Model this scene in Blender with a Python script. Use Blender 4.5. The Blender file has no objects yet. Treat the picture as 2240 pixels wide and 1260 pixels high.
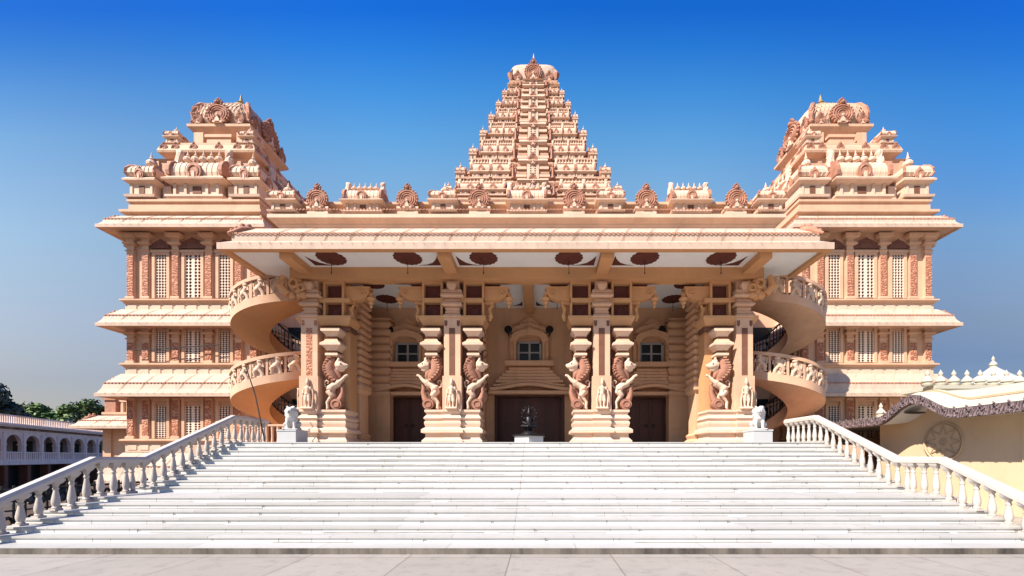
import bpy, bmesh, math, random
from mathutils import Vector, Matrix
R = math.radians
PI = math.pi
rnd = random.Random(11)
S = bpy.context.scene
COL = S.collection

# ------------------------------------------------------------------ camera
EYE = 1.72
cd = bpy.data.cameras.new('camera'); cam = bpy.data.objects.new('camera', cd); COL.objects.link(cam)
cam.location = (0.5, 0.0, EYE); cam.rotation_euler = (R(90), 0, 0)
cd.sensor_width = 36.0; cd.lens = 36.0 * 880 / 2240
cd.shift_x = -60 / 2240; cd.shift_y = 370 / 2240
cd.clip_start = 0.1; cd.clip_end = 3000
S.camera = cam
# ------------------------------------------------------------------ world
SUN = Vector((-1.55, -1.25, 1.9)).normalized()
elev = math.asin(SUN.z); azim = math.atan2(SUN.x, SUN.y)
W = bpy.data.worlds.new('World'); S.world = W; W.use_nodes = True
nt = W.node_tree; nt.nodes.clear()
out = nt.nodes.new('ShaderNodeOutputWorld'); bg = nt.nodes.new('ShaderNodeBackground')
sky = nt.nodes.new('ShaderNodeTexSky'); sky.sky_type = 'NISHITA'; sky.sun_disc = False
sky.sun_elevation = elev; sky.sun_rotation = azim; sky.altitude = 0
sky.air_density = 1.3; sky.dust_density = 0.9; sky.ozone_density = 2.5
tc = nt.nodes.new('ShaderNodeTexCoord'); sx = nt.nodes.new('ShaderNodeSeparateXYZ')
nt.links.new(tc.outputs['Generated'], sx.inputs[0])
yy = nt.nodes.new('ShaderNodeMath'); yy.operation = 'MULTIPLY'; nt.links.new(sx.outputs['Y'], yy.inputs[0]); nt.links.new(sx.outputs['Y'], yy.inputs[1])
zz_ = nt.nodes.new('ShaderNodeMath'); zz_.operation = 'MULTIPLY_ADD'; nt.links.new(sx.outputs['Z'], zz_.inputs[0]); nt.links.new(sx.outputs['Z'], zz_.inputs[1]); nt.links.new(yy.outputs[0], zz_.inputs[2])
sq = nt.nodes.new('ShaderNodeMath'); sq.operation = 'SQRT'; nt.links.new(zz_.outputs[0], sq.inputs[0])
dv = nt.nodes.new('ShaderNodeMath'); dv.operation = 'DIVIDE'; nt.links.new(sx.outputs['Z'], dv.inputs[0]); nt.links.new(sq.outputs[0], dv.inputs[1])
def sky_ramp(rows):
    rp = nt.nodes.new('ShaderNodeValToRGB'); nt.links.new(dv.outputs[0], rp.inputs[0])
    while len(rp.color_ramp.elements) < len(rows): rp.color_ramp.elements.new(0.5)
    for e, (p, c) in zip(rp.color_ramp.elements, rows): e.position = p; e.color = (*[k * SKYK for k in c], 1)
    return rp
SKYK = 0.78
ra = sky_ramp([(0, (.62, .55, .62)), (.19, (.74, .62, .66)), (.243, (.88, .72, .72)), (.323, (1.03, .86, .83)), (.414, (1.12, 1.01, .93)), (.494, (1.13, 1.12, 1.05)), (.563, (1.0, 1.09, 1.09)), (.622, (.78, 1.03, 1.13)),
               (.673, (.47, .84, 1.13)), (.715, (.21, .62, 1.12)), (.744, (.1, .47, 1.15)), (1, (.08, .5, 1.3))])
rb_ = sky_ramp([(0, (.28, .30, .42)), (.243, (.33, .35, .47)), (.323, (.50, .47, .52)), (.414, (.63, .64, .70)), (.494, (.645, .80, .9)), (.563, (.48, .82, 1.1)), (.622, (.34, .84, 1.25)), (.673, (.21, .77, 1.33)),
               (.715, (.11, .62, 1.38)), (.744, (.07, .54, 1.45)), (1, (.07, .55, 1.5))])
mr = nt.nodes.new('ShaderNodeMapRange'); mr.inputs[1].default_value = -.7; mr.inputs[2].default_value = .68; nt.links.new(sx.outputs['X'], mr.inputs[0])
rp = nt.nodes.new('ShaderNodeMix'); rp.data_type = 'RGBA'; nt.links.new(mr.outputs[0], rp.inputs[0]); nt.links.new(ra.outputs[0], rp.inputs[6]); nt.links.new(rb_.outputs[0], rp.inputs[7])
mx = nt.nodes.new('ShaderNodeMix'); mx.data_type = 'RGBA'; mx.blend_type = 'MULTIPLY'; mx.inputs[0].default_value = 1
nt.links.new(sky.outputs[0], mx.inputs[6]); rc_ = sky_ramp([(0, (.7, .6, .62)), (.2, (.85, .72, .76)), (.414, (1.4, 1.3, 1.15)), (.494, (1.45, 1.5, 1.33)), (.577, (1.08, 1.49, 1.52)), (.622, (.745, 1.4, 1.62)),
               (.673, (.37, 1.14, 1.67)), (.715, (.152, .84, 1.65)), (.744, (.068, .62, 1.6)), (1, (.07, .58, 1.5))])
ax = nt.nodes.new('ShaderNodeMath'); ax.operation = 'ABSOLUTE'; nt.links.new(sx.outputs['X'], ax.inputs[0])
m2 = nt.nodes.new('ShaderNodeMapRange'); m2.interpolation_type = 'SMOOTHSTEP'; m2.inputs[1].default_value = .70; m2.inputs[2].default_value = .22; nt.links.new(ax.outputs[0], m2.inputs[0])
rq = nt.nodes.new('ShaderNodeMix'); rq.data_type = 'RGBA'; nt.links.new(m2.outputs[0], rq.inputs[0]); nt.links.new(rp.outputs[2], rq.inputs[6]); nt.links.new(rc_.outputs[0], rq.inputs[7])
nt.links.new(rq.outputs[2], mx.inputs[7])
nt.links.new(mx.outputs[2], bg.inputs[0]); bg.inputs[1].default_value = 0.09
nt.links.new(bg.outputs[0], out.inputs[0])
# ------------------------------------------------------------------ sun, exposure
sl = bpy.data.lights.new('sun', 'SUN'); sun = bpy.data.objects.new('sun', sl); COL.objects.link(sun)
sl.energy = 5.0; sl.angle = R(0.5); sl.color = (1.0, 0.915, 0.80)
sun.rotation_euler = (-SUN).to_track_quat('-Z', 'Y').to_euler(); sun.location = SUN * 60
S.view_settings.view_transform = 'Standard'; S.view_settings.look = 'None'
S.view_settings.exposure = 1.1; S.view_settings.gamma = 1
try:
    S.cycles.max_bounces = 8; S.cycles.diffuse_bounces = 5
except Exception: pass

# ------------------------------------------------------------------ materials
ALB = 0.735
def mat(name, base, rough=0.75, var=0.12, scale=0.8, bump=0.15, bscale=25, grime=0.0, grimecol=(0.25, 0.17, 0.12),
        carve=None, cscale=9, spec=0.3, metal=0.0, zs=1.0):
    base = tuple(c * ALB for c in base); grimecol = tuple(c * ALB for c in grimecol)
    m = bpy.data.materials.new(name); m.use_nodes = True
    n = m.node_tree.nodes; l = m.node_tree.links; b = n['Principled BSDF']
    b.inputs['Roughness'].default_value = rough; b.inputs['Metallic'].default_value = metal
    b.inputs['Specular IOR Level'].default_value = spec
    g = n.new('ShaderNodeNewGeometry')
    mp = n.new('ShaderNodeMapping'); mp.inputs['Scale'].default_value = (1, 1, zs); l.new(g.outputs['Position'], mp.inputs[0])
    t1 = n.new('ShaderNodeTexNoise'); t1.inputs['Scale'].default_value = scale; t1.inputs['Detail'].default_value = 8
    t1.inputs['Roughness'].default_value = 0.65; l.new(mp.outputs[0], t1.inputs[0])
    r = n.new('ShaderNodeValToRGB'); l.new(t1.outputs[0], r.inputs[0])
    r.color_ramp.elements[0].position = 0.3; r.color_ramp.elements[1].position = 0.7
    lo = [c * (1 - var) for c in base]; hi = [min(1, c * (1 + var)) for c in base]
    r.color_ramp.elements[0].color = (*lo, 1); r.color_ramp.elements[1].color = (*hi, 1)
    colr = r.outputs[0]
    def mix(f, a, c2, fac=1.0):
        k = n.new('ShaderNodeMix'); k.data_type = 'RGBA'
        l.new(a, k.inputs[6]); k.inputs[7].default_value = (*c2, 1)
        if f is None: k.inputs[0].default_value = fac
        else:
            mm = n.new('ShaderNodeMath'); mm.operation = 'MULTIPLY'; mm.inputs[1].default_value = fac
            l.new(f, mm.inputs[0]); l.new(mm.outputs[0], k.inputs[0])
        return k.outputs[2]
    hgt = None
    if carve:
        v = n.new('ShaderNodeTexVoronoi'); v.feature = 'F1'; v.inputs['Scale'].default_value = cscale
        l.new(g.outputs['Position'], v.inputs[0])
        w = n.new('ShaderNodeTexWave'); w.wave_type = 'RINGS'; w.inputs['Scale'].default_value = cscale * .5
        w.inputs['Distortion'].default_value = 9; w.inputs['Detail'].default_value = 2; l.new(g.outputs['Position'], w.inputs[0])
        a = n.new('ShaderNodeMath'); a.operation = 'MULTIPLY'; l.new(v.outputs[0], a.inputs[0]); l.new(w.outputs[0], a.inputs[1])
        cr = n.new('ShaderNodeValToRGB'); cr.color_ramp.elements[0].position = .12; cr.color_ramp.elements[1].position = .42
        l.new(a.outputs[0], cr.inputs[0])
        colr = mix(cr.outputs[0], colr, carve, 0.75); hgt = cr.outputs[0]
    if grime > 0:
        mp2 = n.new('ShaderNodeMapping'); mp2.inputs['Scale'].default_value = (2.2, 2.2, 0.25); l.new(g.outputs['Position'], mp2.inputs[0])
        t2 = n.new('ShaderNodeTexNoise'); t2.inputs['Scale'].default_value = 1.6; t2.inputs['Detail'].default_value = 10
        t2.inputs['Roughness'].default_value = .7; l.new(mp2.outputs[0], t2.inputs[0])
        r2 = n.new('ShaderNodeValToRGB'); r2.color_ramp.elements[0].position = .50; r2.color_ramp.elements[1].position = .72
        l.new(t2.outputs[0], r2.inputs[0]); colr = mix(r2.outputs[0], colr, grimecol, grime)
    l.new(colr, b.inputs['Base Color'])
    if bump > 0:
        t3 = n.new('ShaderNodeTexNoise'); t3.inputs['Scale'].default_value = bscale; t3.inputs['Detail'].default_value = 5
        l.new(g.outputs['Position'], t3.inputs[0])
        bm = n.new('ShaderNodeBump'); bm.inputs['Strength'].default_value = bump; bm.inputs['Distance'].default_value = .03
        l.new(t3.outputs[0], bm.inputs['Height']); last = bm
        if hgt is not None:
            b2 = n.new('ShaderNodeBump'); b2.inputs['Strength'].default_value = .9; b2.inputs['Distance'].default_value = .05; b2.invert = True
            l.new(hgt, b2.inputs['Height']); l.new(bm.outputs[0], b2.inputs['Normal']); last = b2
        l.new(last.outputs[0], b.inputs['Normal'])
    return m
def brickmat(name, base, joint, bw, bh, rough, plane='XY', var=.06, off=.5, spec=.4, mortar=.008, grime=.25):
    m = mat(name, base, rough=rough, var=var, scale=.5, bump=.05, bscale=30, grime=grime, grimecol=tuple(c * .72 for c in base), spec=spec)
    n = m.node_tree.nodes; l = m.node_tree.links; b = n['Principled BSDF']
    src = b.inputs['Base Color'].links[0].from_socket
    g = n.new('ShaderNodeNewGeometry'); mp = n.new('ShaderNodeMapping'); l.new(g.outputs['Position'], mp.inputs[0])
    if plane == 'XZ': mp.inputs['Rotation'].default_value = (R(90), 0, 0)
    br = n.new('ShaderNodeTexBrick'); l.new(mp.outputs[0], br.inputs[0]); br.offset = off
    br.inputs['Scale'].default_value = 1; br.inputs['Brick Width'].default_value = bw; br.inputs['Row Height'].default_value = bh
    br.inputs['Mortar Size'].default_value = mortar; br.inputs['Mortar Smooth'].default_value = .3
    br.inputs['Color1'].default_value = (1, 1, 1, 1); br.inputs['Color2'].default_value = (.85, .85, .83, 1); br.inputs['Mortar'].default_value = (*joint, 1)
    k = n.new('ShaderNodeMix'); k.data_type = 'RGBA'; k.blend_type = 'MULTIPLY'; k.inputs[0].default_value = 1
    l.new(src, k.inputs[6]); l.new(br.outputs[0], k.inputs[7]); l.new(k.outputs[2], b.inputs['Base Color'])
    return m

INNER = mat('inner_plaster', (0.82, 0.48, 0.285), var=.08, grime=.3, grimecol=(.34, .19, .11))  # same plaster as the facade, with the porch's interior light put into its tone
PEACH = mat('peach_plaster', (0.755, 0.46, 0.30), var=.14, grime=.32, grimecol=(.42, .25, .16))
CREAM = mat('cream_plaster', (0.81, 0.565, 0.41), var=.14, grime=.30, grimecol=(.5, .32, .22))
ROOF = mat('eave_plaster', (0.64, 0.465, 0.35), var=.1, grime=.55, grimecol=(.40, .28, .22))
TAN = mat('tan_plaster', (0.68, 0.35, 0.16), var=.08, grime=.2, grimecol=(.35, .19, .1))
TERRA = mat('terracotta_paint', (0.40, 0.18, 0.115), var=.16, scale=3, grime=.2)
TERRAL = mat('pale_terracotta', (0.50, 0.235, 0.15), var=.25, scale=6, grime=.35)
CARVED = mat('carved_terracotta', (0.46, 0.165, 0.088), var=.15, scale=5, carve=(.58, .29, .19), cscale=11)
CARVEP = mat('carved_peach', (0.62, 0.33, 0.22), var=.15, scale=5, carve=(.30, .12, .075), cscale=10)
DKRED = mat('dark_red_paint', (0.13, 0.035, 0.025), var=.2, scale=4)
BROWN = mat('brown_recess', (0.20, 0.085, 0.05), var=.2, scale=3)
WHITE = mat('white_ceiling', (0.95, 0.94, 0.93), var=.04, grime=.1, grimecol=(.5, .48, .46))
WOOD = mat('dark_wood', (0.10, 0.036, 0.026), var=.35, scale=2, rough=.5, zs=.1, bscale=12)
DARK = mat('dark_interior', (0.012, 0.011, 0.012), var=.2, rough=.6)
METAL = mat('black_iron', (0.012, 0.012, 0.016), rough=.45, var=.2, bump=.05)
BRONZE = mat('dark_bronze', (0.02, 0.018, 0.02), rough=.4, var=.3, metal=.4)
CABLE = mat('grey_cable', (0.05, 0.05, 0.05), rough=.6, bump=0)
MARBLE = mat('white_marble', (0.58, 0.575, 0.57), rough=.4, var=.05, scale=1.5, bump=.04, grime=.3, grimecol=(.6, .57, .54))
MARBLEW = mat('weathered_marble', (0.68, 0.655, 0.62), rough=.55, var=.1, scale=4, bump=.3, bscale=18, grime=.45, grimecol=(.36, .33, .30))
RAIL = mat('rail_marble', (0.60, 0.535, 0.475), rough=.45, var=.07, scale=3, bump=.05, grime=.4, grimecol=(.45, .39, .36))
STEPM = brickmat('step_marble', (0.57, 0.55, 0.52), (.55, .53, .5), 2.3, 7.77, .5, grime=.3)
RISERM = brickmat('riser_marble', (0.90, 0.875, 0.84), (.5, .46, .42), 1.9, 9.1, .5, plane='XZ', grime=.45)
PAVE = brickmat('pale_paving', (0.44, 0.395, 0.345), (.52, .48, .45), 1.75, 1.15, .6, grime=.95, mortar=.012, off=.0)
CURB = mat('stained_curb', (0.17, 0.145, 0.12), var=.75, scale=1.6, grime=.85, grimecol=(.06, .055, .05), zs=.3)
EARTH = mat('court_ground', (0.09, 0.065, 0.052), var=.3, scale=.4, rough=.9)
SLAB = mat('brown_sandstone', (0.15, 0.10, 0.08), var=.3, scale=3, grime=.3, grimecol=(.05, .04, .035))
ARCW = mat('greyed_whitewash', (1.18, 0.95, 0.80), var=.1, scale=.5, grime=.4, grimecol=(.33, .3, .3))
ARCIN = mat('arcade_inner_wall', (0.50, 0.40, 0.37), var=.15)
YEL = mat('cream_yellow_plaster', (0.74, 0.575, 0.37), var=.07, grime=.12, grimecol=(.5, .36, .2))
YROOF = mat('pale_yellow_roof', (0.55, 0.51, 0.405), var=.06, grime=.3, grimecol=(.5, .45, .35))
EAVETRIM = mat('mauve_carved_trim', (0.28, 0.20, 0.20), var=.2, scale=6, carve=(.07, .05, .055), cscale=8)
EMB = mat('emblem_relief', (0.60, 0.45, 0.28), var=.1)
GLASS = mat('dark_glass', (0.02, 0.024, 0.026), rough=.3, var=.2, bump=0, spec=.25)
WALLT = mat('tower_wall', (0.62, 0.36, 0.235), var=.15, scale=2, grime=.3)
PALEFR = mat('pale_window_frame', (0.45, 0.44, 0.43), var=.1)
LEAFS = []
for i, c in enumerate([(.12, .20, .04), (.09, .16, .032), (.17, .23, .06), (.045, .07, .06), (.06, .09, .082)]):
    LEAFS.append(mat('leaf_green_%s' % 'abcde'[i], c, rough=.6, var=.45, scale=1.2, bump=0))
BARK = mat('bark', (0.09, 0.065, 0.045), var=.3, scale=4)

# ------------------------------------------------------------------ mesh builder
def sph_pts(c, r, n=8, m=6):
    vs = [(c[0], c[1], c[2] - r[2])]
    for j in range(1, m):
        a = -PI / 2 + PI * j / m
        for i in range(n):
            t = 2 * PI * i / n
            vs.append((c[0] + r[0] * math.cos(a) * math.cos(t), c[1] + r[1] * math.cos(a) * math.sin(t), c[2] + r[2] * math.sin(a)))
    vs.append((c[0], c[1], c[2] + r[2]))
    fs = []
    for i in range(n): fs.append((0, 1 + (i + 1) % n, 1 + i))
    for j in range(m - 2):
        for i in range(n):
            a = 1 + j * n + i; b = 1 + j * n + (i + 1) % n
            fs.append((a, b, b + n, a + n))
    k = len(vs) - 1; o = 1 + (m - 2) * n
    for i in range(n): fs.append((o + i, o + (i + 1) % n, k))
    return vs, fs
class MB:
    def __init__(s): s.v = []; s.f = []; s.m = []; s.cur = 0; s.M = Matrix()
    def add(s, vs, fs):
        n = len(s.v); flip = s.M.determinant() < 0
        for v in vs: s.v.append(s.M @ Vector(v))
        for f in fs:
            f = tuple(i + n for i in f); s.f.append(f[::-1] if flip else f); s.m.append(s.cur)
        return s
    def box(s, x0, x1, y0, y1, z0, z1):
        if x0 > x1: x0, x1 = x1, x0
        if y0 > y1: y0, y1 = y1, y0
        return s.add([(x0, y0, z0), (x1, y0, z0), (x1, y1, z0), (x0, y1, z0), (x0, y0, z1), (x1, y0, z1), (x1, y1, z1), (x0, y1, z1)],
                     [(3, 2, 1, 0), (4, 5, 6, 7), (0, 1, 5, 4), (1, 2, 6, 5), (2, 3, 7, 6), (3, 0, 4, 7)])
    def cbox(s, cx, cy, z0, hx, hy, h): return s.box(cx - hx, cx + hx, cy - hy, cy + hy, z0, z0 + h)
    def rloft(s, cx, cy, rings, cap0=True, cap1=True, oval=False):
        vs = []; fs = []
        for hx, hy, z in rings: vs += [(cx - hx, cy - hy, z), (cx + hx, cy - hy, z), (cx + hx, cy + hy, z), (cx - hx, cy + hy, z)]
        for k in range(len(rings) - 1):
            for i in range(4):
                a = k * 4 + i; b = k * 4 + (i + 1) % 4
                fs.append((a, b, b + 4, a + 4))
        if cap0: fs.append((3, 2, 1, 0))
        if cap1: o = len(vs) - 4; fs.append((o, o + 1, o + 2, o + 3))
        return s.add(vs, fs)
    def mould(s, cx, cy, hx, hy, prof):
        return s.rloft(cx, cy, [(hx + o, hy + o, z) for o, z in prof])
    def lathe(s, cx, cy, prof, n=12, z0=0):
        vs = []; fs = []
        for r, z in prof:
            for i in range(n):
                t = 2 * PI * (i + .5) / n; vs.append((cx + r * math.cos(t), cy + r * math.sin(t), z0 + z))
        for k in range(len(prof) - 1):
            for i in range(n):
                a = k * n + i; b = k * n + (i + 1) % n; fs.append((a, b, b + n, a + n))
        fs.append(tuple(range(n - 1, -1, -1))); o = len(vs) - n; fs.append(tuple(range(o, o + n)))
        return s.add(vs, fs)
    def prism(s, pts, y0, y1):      # outline in xz, ccw seen from -Y
        n = len(pts); vs = [(x, y0, z) for x, z in pts] + [(x, y1, z) for x, z in pts]
        fs = [tuple(range(n)), tuple(range(2 * n - 1, n - 1, -1))]
        for i in range(n):
            j = (i + 1) % n; fs.append((i, i + n, j + n, j))
        return s.add(vs, fs)
    def sph(s, c, r, n=8, m=6):
        if not hasattr(r, '__len__'): r = (r, r, r)
        return s.add(*sph_pts(c, r, n, m))
    def tube(s, pts, rad, n=8, flat=None):
        pts = [Vector(p) for p in pts]
        if not hasattr(rad, '__len__'): rad = [rad] * len(pts)
        vs = []; fs = []; ref = Vector((0.12, 0.31, 0.94))
        for k, p in enumerate(pts):
            d = (pts[min(k + 1, len(pts) - 1)] - pts[max(k - 1, 0)]).normalized()
            u = d.cross(ref)
            if u.length < .15: u = d.cross(Vector((1, .2, 0)))
            u.normalize(); w = d.cross(u)
            for i in range(n):
                t = 2 * PI * i / n; q = p + (u * math.cos(t) + w * math.sin(t)) * rad[k]
                if flat: q = Vector((q.x, p.y + (q.y - p.y) * flat, q.z))
                vs.append(q)
        for k in range(len(pts) - 1):
            for i in range(n):
                a = k * n + i; b = k * n + (i + 1) % n; fs.append((a, a + n, b + n, b))
        fs.append(tuple(range(n))); o = len(vs) - n; fs.append(tuple(range(len(vs) - 1, o - 1, -1)))
        return s.add(vs, fs)
    def torus(s, c, r, t, n=20, a0=0, a1=2 * PI, k=6):   # ring in the xz plane
        pts = [(c[0] + r * math.cos(a0 + (a1 - a0) * i / n), c[1], c[2] + r * math.sin(a0 + (a1 - a0) * i / n)) for i in range(n + 1)]
        return s.tube(pts, t, k)
    def mesh(s, name, mats, smooth=False, angle=40, recentre=None):
        me = bpy.data.meshes.new(name)
        vs = s.v if recentre is None else [v - recentre for v in s.v]
        me.from_pydata([tuple(v) for v in vs], [], s.f)
        if not isinstance(mats, (list, tuple)): mats = [mats]
        for m in mats: me.materials.append(m)
        if len(mats) > 1: me.polygons.foreach_set('material_index', s.m)
        if smooth:
            bm = bmesh.new(); bm.from_mesh(me); bmesh.ops.recalc_face_normals(bm, faces=bm.faces[:]); bm.to_mesh(me); bm.free()
            me.polygons.foreach_set('use_smooth', [True] * len(me.polygons)); me.set_sharp_from_angle(angle=R(angle))
        me.update(); return me
    def build(s, name, mats, parent=None, smooth=False, angle=40):
        xs = [v.x for v in s.v]; ys = [v.y for v in s.v]; zs = [v.z for v in s.v]
        c = Vector(((min(xs) + max(xs)) / 2, (min(ys) + max(ys)) / 2, min(zs)))
        return place(name, s.mesh(name, mats, smooth, angle, c), parent, c)
WORLD = {}
def place(name, me, parent=None, loc=(0, 0, 0), rotz=0, scale=(1, 1, 1)):
    o = bpy.data.objects.new(name, me); COL.objects.link(o)
    if not hasattr(scale, '__len__'): scale = (scale,) * 3
    o.rotation_euler = (0, 0, rotz); o.scale = scale
    loc = Vector(loc); WORLD[o.name] = loc
    if parent is not None: o.parent = parent; o.location = loc - WORLD[parent.name]
    else: o.location = loc
    return o
def tag(o, label, cat, group=None, kind=None):
    o['label'] = label; o['category'] = cat
    if group: o['group'] = group
    if kind: o['kind'] = kind
    return o
def thing(name, loc, label, cat, group=None):
    o = bpy.data.objects.new(name, None); COL.objects.link(o); o.location = loc; o.empty_display_size = .2
    WORLD[o.name] = Vector(loc); return tag(o, label, cat, group)
def structure(o): o['kind'] = 'structure'; return o
def remeshed(mb, name, m, vox, rounds=0):
    me = mb.mesh(name + '_raw', m); o = bpy.data.objects.new('temporary', me); COL.objects.link(o)
    md = o.modifiers.new('r', 'REMESH'); md.mode = 'VOXEL'; md.voxel_size = vox
    if rounds:
        sm = o.modifiers.new('s', 'SMOOTH'); sm.iterations = rounds; sm.factor = .5
    bpy.context.view_layer.update()
    dg = bpy.context.evaluated_depsgraph_get(); r = bpy.data.meshes.new_from_object(o.evaluated_get(dg)); r.name = name
    bpy.data.objects.remove(o); bpy.data.meshes.remove(me)
    r.materials.clear(); r.materials.append(m)
    r.polygons.foreach_set('use_smooth', [True] * len(r.polygons)); r.update(); return r

# ------------------------------------------------------------------ ornament meshes (unit sized, facing -Y, base at origin)
def arch_pts(w, h, n=14, ogee=True):
    pts = []
    for i in range(n + 1):
        t = PI * i / n; x = math.cos(t) * w / 2; z = math.sin(t) ** .8 * h * (.82 if ogee else 1)
        if ogee: z += h * .18 * max(0, 1 - abs(x) / (w * .16)) ** 1.3
        pts.append((x, z))
    return pts
def medallion_mesh():           # horseshoe gable ornament, radius 1
    b = MB(); r = 1.0; pts = []
    for i in range(22):
        t = R(-58) + R(296) * i / 21; pts.append((math.cos(t) * r, .93 + math.sin(t) * r))
    b.cur = 2; b.prism(pts, -.14, .2); b.cur = 0
    for i in range(17):
        t = R(-50) + R(280) * i / 16; b.sph((math.cos(t) * 1.0, -.06, .93 + math.sin(t) * 1.0), (.13, .16, .13), 6, 4)
    for rr, tt in ((.82, .075), (.60, .07), (.40, .06)): b.torus((0, -.15, .9), rr, tt, 18, R(-50), R(230), 5)
    # crest mask
    b.cur = 2; b.sph((0, -.10, 2.06), (.22, .24, .22), 8, 5)
    for x, z, q in ((-.30, 2.16, .12), (.30, 2.16, .12), (-.16, 2.36, .12), (.16, 2.36, .12), (0, 2.5, .11), (-.30, 1.94, .10), (.30, 1.94, .10)):
        b.sph((x, -.04, z), (q, q, q * 1.1), 6, 4)
    b.cur = 1
    b.prism([(-.2, .06), (.2, .06)] + arch_pts(.4, .62, 6), -.24, -.1)
    b.sph((0, -.2, .72), (.14, .12, .14), 6, 4)
    b.box(-.42, .42, -.22, .18, -.04, .1)
    return b.mesh('gable_medallion', [TERRAL, CREAM, TERRA])
MEDAL = medallion_mesh()
def pot(b, x, y, z, h):
    b.lathe(x, y, [(.10 * h, 0), (.17 * h, .04 * h), (.10 * h, .12 * h), (.30 * h, .26 * h), (.32 * h, .36 * h), (.20 * h, .50 * h),
                   (.08 * h, .56 * h), (.13 * h, .62 * h), (.07 * h, .70 * h), (.04 * h, .86 * h), (.012 * h, 1.0 * h)], 8, z)
def mini_medal(b, x, y, z, r):
    c = b.cur; b.cur = 1
    pts = [(x + math.cos(R(-55) + R(290) * i / 13) * r, z + r * .9 + math.sin(R(-55) + R(290) * i / 13) * r) for i in range(14)]
    b.prism(pts, y - r * .28, y)
    b.torus((x, y - r * .28, z + r * .9), r * .66, r * .12, 12, R(-45), R(225), 5)
    b.sph((x, y - r * .1, z + r * 2.0), (r * .3, r * .25, r * .3), 6, 4)
    b.cur = 0; b.box(x - r * .2, x + r * .2, y - r * .38, y - r * .2, z + .0, z + r * .85); b.cur = c
def barrel_shrine(w, d, h, pots=5, horns=True):
    b = MB(); hx, hy = w / 2, d / 2
    b.mould(0, 0, hx, hy, [(.02 * h, 0), (.05 * h, .03 * h), (.05 * h, .07 * h), (-.03 * h, .09 * h), (-.06 * h, .1 * h), (-.06 * h, .3 * h)])
    for x in (-.8, -.4, .4, .8): b.box(hx * x - .03 * h, hx * x + .03 * h, -hy + .02 * h, -hy + .1 * h, .1 * h, .3 * h)
    b.cur = 2; b.box(-hx * .16, hx * .16, -hy + .045 * h, -hy + .2 * h, .13 * h, .27 * h); b.cur = 0
    b.mould(0, 0, hx, hy, [(-.06 * h, .3 * h), (.09 * h, .345 * h), (.10 * h, .375 * h), (.06 * h, .40 * h), (.01 * h, .44 * h), (-.05 * h, .45 * h), (-.05 * h, .5 * h)])
    prof = [(-1, .46), (-1.06, .53), (-1.02, .62), (-.85, .72), (-.55, .79), (0, .82), (.55, .79), (.85, .72), (1.02, .62), (1.06, .53), (1, .46)]
    vs = []; fs = []
    for x in (-hx * .93, hx * .93): vs += [(x, y * hy * .92, z * h) for y, z in prof]
    n = len(prof)
    for i in range(n - 1): fs.append((i, i + 1, i + 1 + n, i + n))
    b.add(vs, fs)
    for k in range(9):
        x = -hx * .8 + hx * 1.6 * k / 8
        b.tube([(x, y * hy * .93, z * h) for y, z in prof[:6]], .008 * h, 4)
    for sgn in (-1, 1):
        pts = [(y * hy * 1.12, z * h * 1.03 - .01 * h) for y, z in prof]
        b.cur = 1
        M0 = b.M.copy(); b.M = M0 @ Matrix.Translation((sgn * hx * .98, 0, 0)) @ Matrix.Rotation(R(90), 4, 'Z'); b.prism(pts[::-1], -.04 * h, .04 * h); b.M = M0
        b.cur = 0
        if horns:
            b.tube([(sgn * hx * .93, -.05 * d, .74 * h), (sgn * hx * .96, -.05 * d, .90 * h), (sgn * hx * .92, -.05 * d, 1.03 * h), (sgn * hx * 1.05, -.05 * d, 1.10 * h)], [.13 * h, .10 * h, .085 * h, .035 * h], 8)
            b.sph((sgn * hx * .93, -.05 * d, 1.04 * h), (.095 * h, .07 * h, .08 * h), 7, 5)
    for k in range(pots):
        pot(b, hx * .60 * (2 * k / (pots - 1) - 1) if pots > 1 else 0, -.1 * d, .79 * h, .31 * h)
    mini_medal(b, 0, -hy * 1.02, .36 * h, .17 * h)
    return b.mesh('barrel_shrine', [CREAM, TERRAL, BROWN])
SHALA = barrel_shrine(2.0, 1.0, 1.6); SHALAS = barrel_shrine(1.5, .8, 1.3, 5, True)
def square_shrine(w, h):
    b = MB(); a = w / 2
    b.mould(0, 0, a, a, [(.04 * w, 0), (.06 * w, .05 * h), (-.02 * w, .07 * h), (-.06 * w, .08 * h), (-.06 * w, .30 * h)])
    for s in (-1, 1): b.box(s * a * .72 - .04 * w, s * a * .72 + .04 * w, -a + .03 * w, -a + .1 * w, .08 * h, .30 * h)
    b.cur = 2; b.box(-.1 * w, .1 * w, -a + .045 * w, -a + .2 * w, .1 * h, .27 * h); b.cur = 0
    b.mould(0, 0, a, a, [(-.06 * w, .3 * h), (.08 * w, .35 * h), (.09 * w, .385 * h), (.02 * w, .43 * h), (-.08 * w, .46 * h), (-.08 * w, .49 * h)])
    rings = [(.47, .48), (.53, .54), (.52, .62), (.45, .70), (.32, .76), (.14, .79)]
    b.rloft(0, 0, [(r * w, r * w, z * h) for r, z in rings])
    for sxx in (-1, 1):
        for f in (.0, .5):
            pass
    for k in range(7):
        t = -.9 + 1.8 * k / 6
        b.tube([(t * r * w, -r * w * 1.01, z * h) for r, z in rings], .016 * w, 4)
    b.cur = 1
    for sxx in (-1, 1):
        b.tube([(sxx * r * w, -r * w, z * h) for r, z in rings[:5]], .045 * w, 5)
    b.cur = 0
    pot(b, 0, -.08 * w, .77 * h, .42 * h)
    mini_medal(b, 0, -a * 1.06, .37 * h, .16 * w)
    M0 = b.M.copy()
    for s in (-1, 1):
        b.M = M0 @ Matrix.Rotation(R(90 * s), 4, 'Z'); mini_medal(b, 0, -a * 1.06, .37 * h, .16 * w)
    b.M = M0
    return b.mesh('square_shrine', [CREAM, TERRAL, BROWN])
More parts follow.
